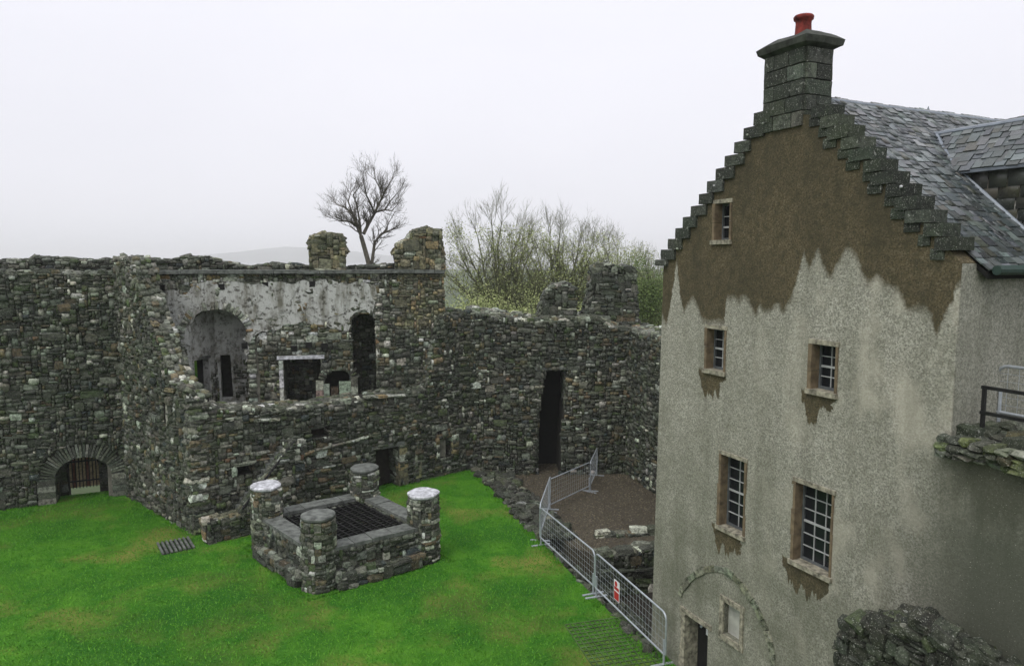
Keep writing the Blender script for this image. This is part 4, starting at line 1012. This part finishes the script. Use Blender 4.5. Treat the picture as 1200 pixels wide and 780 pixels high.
for (ee, zz) in ((-.01, z - .02), (e, z + .05), (e + .02, z + .14), (e - .06, z + .2), (-.02, z + .235)):
    k = ring(q, c0 - ee, -ee, c1 + ee, cd + ee, zz)
    if prev is not None:
        for j in range(4): q.f.append((prev + j, prev + (j + 1) % 4, k + (j + 1) % 4, k + j))
    prev = k
q.f.append((prev, prev + 1, prev + 2, prev + 3)); cap = q.build('chimney_cap', M_flat('cap_stone', (.055, .06, .048), .85, var=.7, scale=5, bump=1, bs=18), root)
bm = bmesh.new(); bm.from_mesh(cap.data); bmesh.ops.subdivide_edges(bm, edges=bm.edges[:], cuts=3, use_grid_fill=True)
for v in bm.verts: v.co += noise.noise_vector(v.co * 5) * .022
bm.to_mesh(cap.data); bm.free()
pcx, pcy = (c0 + c1) / 2 + .12, cd * .42
q = MB(); q.lathe([(.13, z + .2), (.125, z + .23), (.115, z + .42), (.12, z + .46), (.145, z + .48), (.15, z + .52), (.135, z + .54), (.105, z + .54), (.1, z + .35)], 22, (pcx, pcy, 0)); q.build('chimney_pot', M_pot, root, True)
# --- roof
def m_slate():
    b = NB('wet_slate', .34, .55); base = b.n('ShaderNodeObjectInfo').outputs['Color']; return b, base
def M_sl(name, att):
    b = NB(name, .30, .6); base = b.n('ShaderNodeAttribute', attribute_name='tone').outputs['Color'] if att else b.n('ShaderNodeObjectInfo').outputs['Color']
    c = b.mix(b.rng(b.noise(5, 4), .5, .68, 0, .5), base, (.05, .055, .042)); c = b.mix(b.rng(b.noise(30, 3), .66, .72, 0, .6), c, (.30, .31, .28))
    b.col(c); b.put(b.b.inputs['Roughness'], b.rng(b.noise(7, 3), .3, .7, .2, .5)); b.bump(b.noise(18, 4), .5, .012); return b.m
MSL = M_sl('wet_slate', False); MSLA = M_sl('wet_slate_small', True)
def slate_mesh(seed):
    r = random.Random(seed); me = bpy.data.meshes.new('slate'); w1 = r.uniform(0, .06); j = [r.uniform(-.03, .03) for _ in range(4)]
    v = [(-.5, 0, 0), (.5, 0, 0), (.5 - w1, 1 + j[0], 0), (-.5 + w1, 1 + j[1], 0)]; v = v + [(x, y, 1) for x, y, z in v]
    me.from_pydata(v, [], [(0, 3, 2, 1), (4, 5, 6, 7), (0, 1, 5, 4), (1, 2, 6, 5), (2, 3, 7, 6), (3, 0, 4, 7)]); me.update(); me.materials.append(MSL); return me
SLT = [slate_mesh(i) for i in range(6)]
for m in SLT: TPL[id(m)] = arr(m)
PAL_SL = [(10, (.040, .046, .052)), (10, (.065, .073, .08)), (3, (.10, .11, .12)), (2, (.05, .05, .042))]
def slates(parent, a, b, c, d, rows_h=.105, wr=(.10, .21), limit=300, clip=None):
    """quad a (top start) b (top end) c (bottom end) d (bottom start), all local points"""
    sp = []; ex = (b - a).normalized(); ey = (d - a); Ls = ey.length; ey = (ey - ex * ey.dot(ex)).normalized(); nn = ey.cross(ex).normalized()
    if nn.z < 0: nn = -nn
    wid = (b - a).length; rows = int((d - a).length / rows_h) + 1
    Hh = (d - a).dot(ey); rh = Hh / rows
    for r_ in range(rows):
        x = -rnd.uniform(0, wr[0]); y1 = rh * (r_ + 1)
        while x < wid:
            l = rnd.uniform(*wr); xc = x + l / 2; x += l
            if xc < 0.02 or xc > wid - .02: continue
            p = a + ex * xc + ey * (y1 + rnd.uniform(-.018, .018) - rh * 1.9)
            if clip and not clip(a + ex * xc + ey * (y1 - rh / 2)): continue
            tilt = Matrix((ex.to_4d(), ey.to_4d(), nn.to_4d(), (0, 0, 0, 1))).transposed(); tilt[3][0] = tilt[3][1] = tilt[3][2] = 0
            m = Matrix.Translation(p + nn * .004) @ tilt @ Matrix.Rotation(R(3.6) + rnd.uniform(-.01, .012), 4, 'X') @ Matrix.Rotation(rnd.uniform(-.03, .03), 4, 'Z')
            sp.append((m, (l - .008, rh * 1.9, rnd.uniform(.014, .03)), rnd.choice(SLT), tone(PAL_SL)))
    n0 = len(bpy.data.objects)
    finish(parent, sp, limit=limit, minpx=7, name='slate', smallname='slates')
    for ch_ in parent.children:
        if ch_.name.startswith('slates'): ch_.data.materials.clear(); ch_.data.materials.append(MSLA)
RY0, RY1 = .29, 9.0; ov = .14
ridge0 = Vector((rx_, RY0, rz_)); ridge1 = Vector((rx_, RY1, rz_))
sl = (rz_ - 7.98) / (W0 - rx_); eR = W0 + ov; zE = 7.98 - sl * ov
def roofz(x): return rz_ - sl * (x - rx_)
q = MB(); zc_ = -.03
xL = xl_top - .1; zL = 7.9
q.add([(rx_, RY0, rz_ + zc_), (rx_, RY1, rz_ + zc_), (eR, RY1, zE + zc_), (eR, RY0, zE + zc_), (xL, RY0, zL), (xL, RY1, zL), (rx_, RY0, rz_ - .15), (rx_, RY1, rz_ - .15), (eR, RY1, zE - .1), (eR, RY0, zE - .1), (xL, RY0, zL - .1), (xL, RY1, zL - .1)],
      [(0, 3, 2, 1), (0, 1, 5, 4), (6, 7, 8, 9), (6, 10, 11, 7), (3, 9, 8, 2), (4, 5, 11, 10), (0, 6, 9, 3), (0, 4, 10, 6), (1, 2, 8, 7), (1, 7, 11, 5)])
roof = q.build('roof', M_dark, root)
# dormer geometry
def roof_hit(px, py):
    n_l = Vector((sl, 0, 1)); n_w = HFR.m.to_3x3() @ n_l; p0 = HFR.m @ Vector((rx_, 0, rz_)); dd_ = ray(px, py); t = (p0 - CP).dot(n_w) / dd_.dot(n_w); return HFR.m.inverted() @ (CP + dd_ * t)
DA = roof_hit(1097, 160); DB = roof_hit(1119, 199)
dbx = DB.x; DLn = 2.6; dyh = DA.y - DB.y
def dclip(p): return not (p.y > DB.y and p.y < DA.y + dyh and p.x > dbx + (DA.x - dbx) * min(1, abs(p.y - DB.y) / max(.1, dyh)) + .02 and roofz(p.x) < DB.z - .0)
slates(roof, ridge0 + Vector((0, 0, .0)), ridge1, Vector((eR, RY1, zE)), Vector((eR, RY0, zE)), clip=dclip)
q = MB(); q.tube([(rx_, RY0, rz_ + .01), (rx_, RY1, rz_ + .01)], .04, 8); q.build('ridge_roll', M_lead, roof)
# skew flashing against the steps, gutter and dormer
q = MB(); q.tube([(W0 + .22, RY0 + .05, 7.86), (W0 + .22, RY1, 7.86)], .06, 10); q.build('gutter', M_gut, root)
for y in np.arange(.8, 8, 1.0): q = MB(); q.box((W0, y, 7.86), (W0 + .2, y + .03, 7.9)); q.build('gutter_bracket', M_gut, root)
fx = DA.x + DLn
q = MB(); yC = DA.y; yF = DA.y + dyh; zR = DA.z; zE2 = DB.z
q.add([(DA.x, yC, zR), (fx, yC, zR), (fx, DB.y, zE2), (DB.x, DB.y, zE2), (fx, yF, zE2), (DB.x, yF, zE2), (fx, DB.y, roofz(fx) - .3), (fx, yF, roofz(fx) - .3), (DB.x, DB.y + .1, zE2 - .3)], [(0, 3, 2, 1), (0, 1, 4, 5), (1, 2, 6, 7, 4)])
dorm = q.build('dormer', M_dark, root)
slates(dorm, Vector((DA.x, yC, zR + .01)), Vector((fx, yC, zR + .01)), Vector((fx, DB.y - .08, zE2 - .05)), Vector((DA.x, DB.y - .08, zE2 - .05)), limit=120, clip=lambda p: p.z > roofz(p.x) + .0)
ey2 = DB.y + .03
q = MB(); q.add([(DB.x - .05, ey2, zE2 - .02), (fx, ey2, zE2 - .02), (fx, ey2, roofz(fx) - .02), (fx, ey2 + .3, zE2 - .02), (fx, ey2 + .3, roofz(fx))], [(0, 2, 1)]); q.build('dormer_cheek', M_dark, dorm)
sp = []
for r_ in range(14):
    z = zE2 - .03 - .16 * r_; x = DB.x
    while x < fx:
        l = rnd.uniform(.2, .34)
        if roofz(x + l * .5) < z - .02: sp.append((Matrix.Translation((x + l / 2, ey2 - .012, z)) @ Matrix.Rotation(R(-90 - 4), 4, 'X'), (l - .008, .28, .015), rnd.choice(SLT), tone([(1, (.05, .05, .045)), (1, (.075, .072, .062))])))
        x += l
ckr = bpy.data.objects['dormer_cheek']; finish(ckr, sp, limit=120, minpx=6, name='slate', smallname='slates')
for ch_ in ckr.children:
    if ch_.name.startswith('slates'): ch_.data.materials.clear(); ch_.data.materials.append(MSLA)
q = MB(); q.tube([(DA.x - .05, yC, zR + .03), (fx, yC, zR + .03)], .045, 8); q.build('ridge_roll', M_lead, dorm)
vpts = [Vector((DA.x, DA.y, roofz(DA.x) + .04)), Vector((DB.x, DB.y, roofz(DB.x) + .04)), Vector((fx, ey2 - .04, roofz(fx) + .04))]
q = MB(); q.tube(vpts, .035, 6); q.build('valley_flashing', M_lead, dorm)
q = MB(); q.add([(DB.x, DB.y - .09, zE2 - .075), (fx, DB.y - .09, zE2 - .075), (fx, DB.y - .09, zE2 - .03), (DB.x, DB.y - .09, zE2 - .03), (DB.x, DB.y, zE2 - .075), (fx, DB.y, zE2 - .075)], [(0, 1, 2, 3), (0, 4, 5, 1)]); q.build('eave_board', M_lead, dorm)
# little finial behind the ridge
pf = roof_hit(1088, 135); fz = None
q = MB(); dd_ = ray(1088, 124); pfy = 6.2
t = (HFR.o + HFR.x * (rx_ - 1.2) - CP).dot(HFR.x) / dd_.dot(HFR.x); pw = HFR.m.inverted() @ (CP + dd_ * t)
q.add([(pw.x - .25, pw.y - .25, pw.z - 1.1), (pw.x + .25, pw.y - .25, pw.z - 1.1), (pw.x + .25, pw.y + .25, pw.z - 1.1), (pw.x - .25, pw.y + .25, pw.z - 1.1), (pw.x, pw.y, pw.z)], [(0, 1, 4), (1, 2, 4), (2, 3, 4), (3, 0, 4)]); q.build('finial', M_lead, root)

# ------------------------------------------------------------------ landing wall in line with the gable
zl = G(1120, 530)[1]
LM = HFR.m @ Matrix.Translation((W0 + .01, .004, 0))
root = empty('stair_landing', LM, 'rubble edged landing of wet mossy stones beside the house under the black rail', 'landing')
q = MB(); q.box((.0, .56, zl - .4), (4.5, 2.2, zl)); q.build('landing_bed', M_soil, root); sp = []
for i in range(3):
    x = -.12
    while x < 4.4:
        l = rnd.uniform(.10, .26); hh = rnd.uniform(.06, .12); add_stone(sp, Matrix.Translation((x + l / 2, .1 - rnd.uniform(0, .12), zl - .02 + i * .09)) @ Euler((rnd.uniform(-.1, .1), rnd.uniform(-.1, .1), rnd.uniform(-.15, .15))).to_matrix().to_4x4(), (l, .35, hh), PAL_DARK + [(14, (.12, .14, .06))]); x += l * .95
top_stones(sp, [(-.0, zl + .16), (2, zl + .16), (4.4, zl + .16)], .1, 2.1, PAL_DARK + [(16, (.13, .15, .06))], size=.24)
finish(root, sp, limit=200)
root = empty('guard_rail', HFR.m @ Matrix.Translation((0, .25, zl + .2)), 'low black iron guard rail on the landing edge at the right', 'railing')
rxp = G(1151, 470, .25)[0]; zr = G(1151, 453, .25)[1] - zl - .2; zr2 = G(1151, 483, .25)[1] - zl - .2
for i in range(4): q = MB(); q.box((rxp + i * 1.1, -.02, -.15), (rxp + i * 1.1 + .04, .02, zr)); q.build('post', M_iron, root)
for z in (zr - .0, zr2, -.01): q = MB(); q.box((rxp - .01, -.025, z - .02), (rxp + 3.5, -.005 + .02, z + .02)); q.build('rail', M_iron, root)
fa = G(1166, 470, .9); pA = HFR.m @ Vector((fa[0], .9, 0)); pB = HFR.m @ Vector((fa[0] + 2.2, .9, 0)); ztp = G(1166, 427, .9)[1]
barrier(pA, pB, zl + .2, 'galvanised barrier standing behind the black guard rail on the landing', hgt=max(.8, ztp - zl - .2))

# ruined wall stub at the foot of the gable, bottom right
off = -1.0
SM = HFR.m @ Matrix.Translation((0, off, 0))
root = empty('wall_stub', SM, 'broken dark rubble wall stub against the gable foot at the bottom right', 'wall'); sp = []
tp = [G(p, q_, off) for p, q_ in ((985, 742), (992, 730), (1010, 726), (1030, 732), (1050, 726), (1075, 730), (1100, 740), (1130, 762), (1160, 788), (1190, 815))]
tb = [G(p, q_, 0) for p, q_ in ((985, 742), (1000, 731), (1020, 727), (1040, 719), (1070, 722), (1100, 726), (1130, 745), (1160, 765), (1185, 782))]
def prof_at(P_, x):
    if x <= P_[0][0]: return P_[0][1]
    for (xa, za), (xb, zb) in zip(P_[:-1], P_[1:]):
        if xa <= x <= xb: return za + (zb - za) * (x - xa) / max(1e-6, xb - xa)
    return P_[-1][1]
hx0 = max(tp[0][0], tb[0][0]); hx1 = max(tp[-1][0], tb[-1][0]); NX, NY = 22, 7
def hz_(x, t): return .16 * noise.noise(Vector((x * 3.1, t * 2.5, 8))) + .05 * noise.noise(Vector((x * 9, t * 7, 3))) + prof_at(tp, x) * (1 - t) + prof_at(tb, x) * t - .12 * max(0, 1 - abs(x - hx0) / .2)
V = []; Fc = []
for j_ in range(NY + 1):
    for i_ in range(NX + 1):
        x = hx0 + (hx1 - hx0) * i_ / NX; t = j_ / NY; V.append((x, t * .99, hz_(x, t) - .10 + rnd.uniform(-.04, .04)))
n0_ = len(V)
for i_ in range(NX + 1): V.append((hx0 + (hx1 - hx0) * i_ / NX, .0, -1))
for j_ in range(NY + 1): V.append((hx0, j_ / NY * .99, -1))
for j_ in range(NY):
    for i_ in range(NX): a = j_ * (NX + 1) + i_; Fc.append((a, a + 1, a + NX + 2, a + NX + 1))
for i_ in range(NX): Fc.append((i_ + 1, i_, n0_ + i_, n0_ + i_ + 1))
for j_ in range(NY): Fc.append((j_ * (NX + 1), (j_ + 1) * (NX + 1), n0_ + NX + 2 + j_, n0_ + NX + 1 + j_))
me_obj('rubble_core', V, Fc, M_mortar, root)
for _ in range(430):
    x = rnd.uniform(hx0 - .02, hx1); t = rnd.uniform(0, 1); sz_ = rnd.choice((rnd.uniform(.05, .12), rnd.uniform(.12, .24)))
    add_stone(sp, Matrix.Translation((x, t * .97, hz_(x, t) - .02 + rnd.uniform(-.03, .03))) @ Euler((rnd.uniform(-.7, .7), rnd.uniform(-.7, .7), rnd.uniform(0, 3))).to_matrix().to_4x4(), (sz_ * rnd.uniform(1, 1.5), sz_, sz_ * rnd.uniform(.5, .9)), PAL_STUB)
fo = [(hx0, -1), (hx1, -1)] + [(hx0 + (hx1 - hx0) * q_ / 20, hz_(hx0 + (hx1 - hx0) * q_ / 20, 0)) for q_ in range(20, -1, -1)]
face(sp, fo, [], PAL_STUB, zmin=1.0, cu=.08, cv=.055)
reveal(sp, hx0, 1, hz_(hx0, .5) + .05, 1.0, -1, PAL_DARK)
finish(root, sp, limit=250)

# ------------------------------------------------------------------ trees
def rdir(d, ang, rr):
    a = d.orthogonal().normalized(); b = d.cross(a); t = rr.uniform(0, 2 * math.pi); s = (a * math.cos(t) + b * math.sin(t))
    return (d * math.cos(ang) + s * math.sin(ang)).normalized()
def tree(name, base, height, spread, label, seed, bark, leaf=None, nleaf=0, trunkf=.35, r0=.22, levels=6, group=None, leafz=(0, 1), limbs=4, lsize=.1, upright=.25, limbl=.28, tlo=.35, skel=None, nch=4):
    rr = random.Random(seed); root = empty(name, base, label, 'tree', group); trunk = MB(); crown = MB(); tips = []
    def grow(p, d, L_, r, lev):
        n = 4 if lev > 1 else 6; pts = [p.copy()]; rad = [r]; dd = d.copy()
        for i in range(n):
            dd = (dd + Vector((rr.uniform(-1, 1), rr.uniform(-1, 1), rr.uniform(-.6, 1))) * (.10 + .035 * lev) + Vector((0, 0, upright * .22))).normalized()
            p = p + dd * (L_ / n); pts.append(p.copy()); rad.append(r * (1 - (.25 if lev < levels else .8) * (i + 1) / n))
            tips.append((p.copy(), lev))
        (trunk if lev == 0 else crown).tube(pts, rad, 8 if lev == 0 else (6 if lev < 3 else 3), caps=False)
        if lev >= levels: return
        k = limbs if lev == 0 else rr.choice((3, 3, 4, 4)) if lev < 4 else rr.choice((2, 3, 3))
        for c in range(k):
            t = 1.0 if c == 0 else rr.uniform(.8 if lev == 0 else tlo, 1.0); ii = min(n, max(1, int(round(t * n)))); q0 = pts[ii]; rq = rad[ii]
            an = rr.uniform(.15, .35) if c == 0 else rr.uniform(.4, .85) * spread
            nd_ = rdir(dd, an, rr); nd_ = (nd_ + Vector((0, 0, upright * .5))).normalized()
            grow(q0, nd_, L_ * rr.uniform(.6, .85) if lev else height * limbl * rr.uniform(.8, 1.2), max(.005, rq * (rr.uniform(.78, .9) if c == 0 else rr.uniform(.5, .72))), lev + 1)
    if skel:
        for (pp_, ra, rb, cl_) in skel:
            P_ = [aty(x, y, base.y + dy_) - Vector(base) for x, y, dy_ in pp_]; n = len(P_); rad = [(ra + (rb - ra) * i / (n - 1)) * .8 for i in range(n)]
            (trunk if ra > .15 else crown).tube(P_, rad, 8, caps=False)
            for i in range(n):
                tips.append((P_[i], 1))
                if i and cl_:
                    d_ = (P_[i] - P_[i - 1]).normalized()
                    for c in range(nch if i < n - 1 else nch + 1): grow(P_[i].lerp(P_[i - 1], rr.random() * .7 if i < n - 1 else 0), rdir(d_, rr.uniform(.35, .9) if i < n - 1 else rr.uniform(.1, .5), rr), cl_ * (.92 if name == 'bare_tree' else 1) * rr.uniform(.6, 1.1), max(.008, rad[i] * rr.uniform(.4, .62)), levels - 3 if i < n - 1 else levels - 3)
        k = 1
    else:
        grow(Vector((0, 0, 0)), Vector((rr.uniform(-.05, .05), 0, 1)).normalized(), height * trunkf, r0, 0)
        zmax = max(t[0].z for t in tips); k = height / zmax
    for mb in (trunk, crown):
        for v in mb.v: v *= k
    trunk.build('trunk', bark, root, True); cr_ = crown.build('crown', bark, root, True)
    if leaf and nleaf:
        L2 = [t[0] * k for t in tips if t[1] >= 1 and leafz[0] * height <= t[0].z * k <= leafz[1] * height]
        V = np.zeros((nleaf, 4, 3))
        for i in range(nleaf):
            p = rr.choice(L2) + Vector((rr.gauss(0, .22), rr.gauss(0, .22), rr.gauss(0, .22))); s = rr.uniform(.5, 1.2) * lsize
            a = Vector((rr.uniform(-1, 1), rr.uniform(-1, 1), rr.uniform(-1, 1))).normalized(); b2 = a.orthogonal().normalized()
            for j_, (x, y) in enumerate(((-1, 0), (0, -.5), (1, 0), (0, .5))): V[i, j_] = p + a * x * s / 2 + b2 * y * s
        o = np_mesh('leaves', V.reshape(-1, 3), np.arange(nleaf * 4).reshape(-1, 4), leaf, root); o['kind'] = 'stuff'
    return root
gb = -3.0
def tree_at(px, top_y, Y, **kw):
    b_ = aty(px, 303, Y); t = aty(px, top_y, Y); base = Vector((b_.x, Y, gb)); return tree(base=base, height=t.z - gb, **kw)
SK = [([(432, 470, 0), (432, 308, 0), (427, 290, 0), (423, 276, 0)], .21, .155, 0), ([(434, 470, .2), (436, 307, .2), (439, 284, .3), (447, 274, .4), (457, 270, .6)], .152, .06, 0.61),
 ([(423, 276, 0), (418, 265, -.2), (412, 260, -.5), (405, 259, -.8), (398, 259, -1.1), (391, 256, -1.5)], .11, .03, 0.61),
 ([(420, 268, 0), (413, 250, .4), (404, 243, .7), (395, 240, 1.2)], .12, .035, 0.68), ([(413, 250, .4), (408, 236, .6), (411, 226, .8)], .07, .03, 0.68),
 ([(423, 274, 0), (422, 262, -.2), (418, 240, -.6), (414, 228, -.9), (419, 222, -1)], .09, .03, 0.61),
 ([(426, 274, 0), (432, 262, .3), (439, 250, .3), (447, 233, .6), (446, 222, .8), (440, 211, 1)], .14, .035, 0.75), ([(439, 250, .3), (434, 238, -.2), (429, 228, -.5), (426, 212, -.9)], .09, .03, 0.68),
 ([(447, 234, .6), (452, 222, .2), (459, 211, 0)], .08, .03, 0.75), ([(441, 248, .3), (452, 246, -.4), (459, 247, -.9), (465, 241, -1.2)], .07, .025, 0.68), ([(451, 246, -.3), (458, 235, -.6), (466, 226, -.8)], .06, .025, 0.61),
 ([(452, 272, .5), (455, 262, .7), (462, 250, .9)], .05, .02, 0.54)]
tree_at(431, 200, 44, skel=SK, name='bare_tree', spread=.95, label='lone leafless tree between the two stacks on the ruined wall', seed=21, bark=M_bark, trunkf=.66, r0=.26, limbs=5, levels=6, limbl=.13, upright=.1)
grp = 'budding trees beyond the far wall'
def fan(cx_, yb, top_, rxp, n, rr):
    out_ = []
    for i in range(n):
        a = R(-72 + 144 * (i + .5) / n + rr.uniform(-6, 6)); f_ = rr.uniform(.86, 1.0)
        ex_, ey_ = cx_ + rxp * math.sin(a) * f_, yb - (yb - top_) * (max(.05, math.cos(a)) ** .6) * f_; dy_ = rr.uniform(-2.2, 2.2); st = rr.uniform(-6, 6)
        pts_ = []
        for k in range(7):
            t = k / 6; pts_.append((cx_ + st * (1 - t) + (ex_ - cx_) * t ** 1.35 + (rr.uniform(-3, 3) if 0 < k < 6 else 0), yb + (ey_ - yb) * t + (rr.uniform(-2, 2) if k else 0), dy_ * t))
        out_.append((pts_, rr.uniform(.11, .17), .035, .95))
    return out_
for i, (px, ty, rxp, Y, sd_, lab) in enumerate([(585, 264, 66, 44, 5, 'large budding many-stemmed tree just right of the tall stack'), (655, 272, 64, 46, 13, 'wide budding tree rising behind the low rounded stub'),
        (712, 288, 48, 48, 17, 'thin budding tree behind the notched piece of wall'), (762, 325, 34, 47, 23, 'smallest budding tree, nearest the house edge')]):
    rq_ = random.Random(sd_); sk_ = [([(px, 500, 0), (px + 2, 440, 0), (px, 405, 0)], .30, .22, 0)] + fan(px, 408, ty, rxp, 13 if rxp > 50 else 9, rq_)
    tree_at(px, ty, Y, skel=sk_, name='budding_tree', spread=.75, label=lab, seed=sd_, bark=M_bark2, leaf=M_leaf, nleaf=12000, levels=6, leafz=(.3, .99), lsize=.095, group=grp, upright=.05, nch=4)
def bush(px, py, Y, rx, rz, seed, label, leaf=M_leaf, n=4200, s=.09):
    rr = random.Random(seed); c = aty(px, py, Y); root = empty('bush', Vector((c.x, Y, gb)), label, 'bush'); q = MB()
    for i in range(24):
        a = rr.uniform(0, 6.28); top_ = Vector((math.cos(a) * rx * rr.random() * .8, math.sin(a) * rx * .5 * rr.random(), c.z - gb + rz * rr.uniform(-.2, .9)))
        q.tube([Vector((rr.uniform(-.4, .4), rr.uniform(-.3, .3), 0)), top_ * .5 + Vector((0, 0, .3)), top_], [.05, .035, .012], 4, caps=False)
    q.build('stem', M_bark2, root); V = np.zeros((n, 4, 3)); cl = [Vector((rr.gauss(0, rx * .5), rr.gauss(0, rx * .3), c.z - gb + rr.gauss(-.5, rz * .45))) for _ in range(60)]
    for i in range(n):
        p = rr.choice(cl) + Vector((rr.gauss(0, .35), rr.gauss(0, .35), rr.gauss(0, .3))); sz = rr.uniform(.4, 1.2) * s; a = Vector((rr.uniform(-1, 1), rr.uniform(-1, 1), rr.uniform(-1, 1))).normalized(); b2 = a.orthogonal().normalized()
        for j_, (x, y) in enumerate(((-1, 0), (0, -.5), (1, 0), (0, .5))): V[i, j_] = p + a * x * sz / 2 + b2 * y * sz
    o = np_mesh('leaves', V.reshape(-1, 3), np.arange(n * 4).reshape(-1, 4), leaf, root); o['kind'] = 'stuff'
bush(560, 362, 40, 2.2, 1.2, 1, 'yellow green bush over the wall beside the tall stack')
bush(615, 364, 41, 2.4, 1.3, 2, 'fresh green bush beneath the budding trees')
bush(700, 362, 42, 1.0, .8, 3, 'small yellow green bush in the gap between the ruined stubs')
bush(762, 338, 40, 1.3, 2.0, 4, 'taller green bush between the notched wall and the house', leaf=M_leafd, n=11000)

# ------------------------------------------------------------------ haze
q = MB(); q.box((-7500, -60, -8), (7500, 6000, 90)); hz = q.build('haze', M_dark, None); hz['kind'] = 'stuff'
m = bpy.data.materials.new('haze_air'); m.use_nodes = True; m.node_tree.nodes.clear()
vo_ = m.node_tree.nodes.new('ShaderNodeVolumePrincipled'); vo_.inputs['Density'].default_value = .00048; vo_.inputs['Color'].default_value = (1, 1, 1, 1)
oo = m.node_tree.nodes.new('ShaderNodeOutputMaterial'); m.node_tree.links.new(vo_.outputs[0], oo.inputs['Volume'])
hz.data.materials.clear(); hz.data.materials.append(m)
tris = sum(len(p.vertices) - 2 for o in bpy.data.objects if o.type == 'MESH' for p in []) 
print('parts', NPARTS[0], 'objects', len(bpy.data.objects))
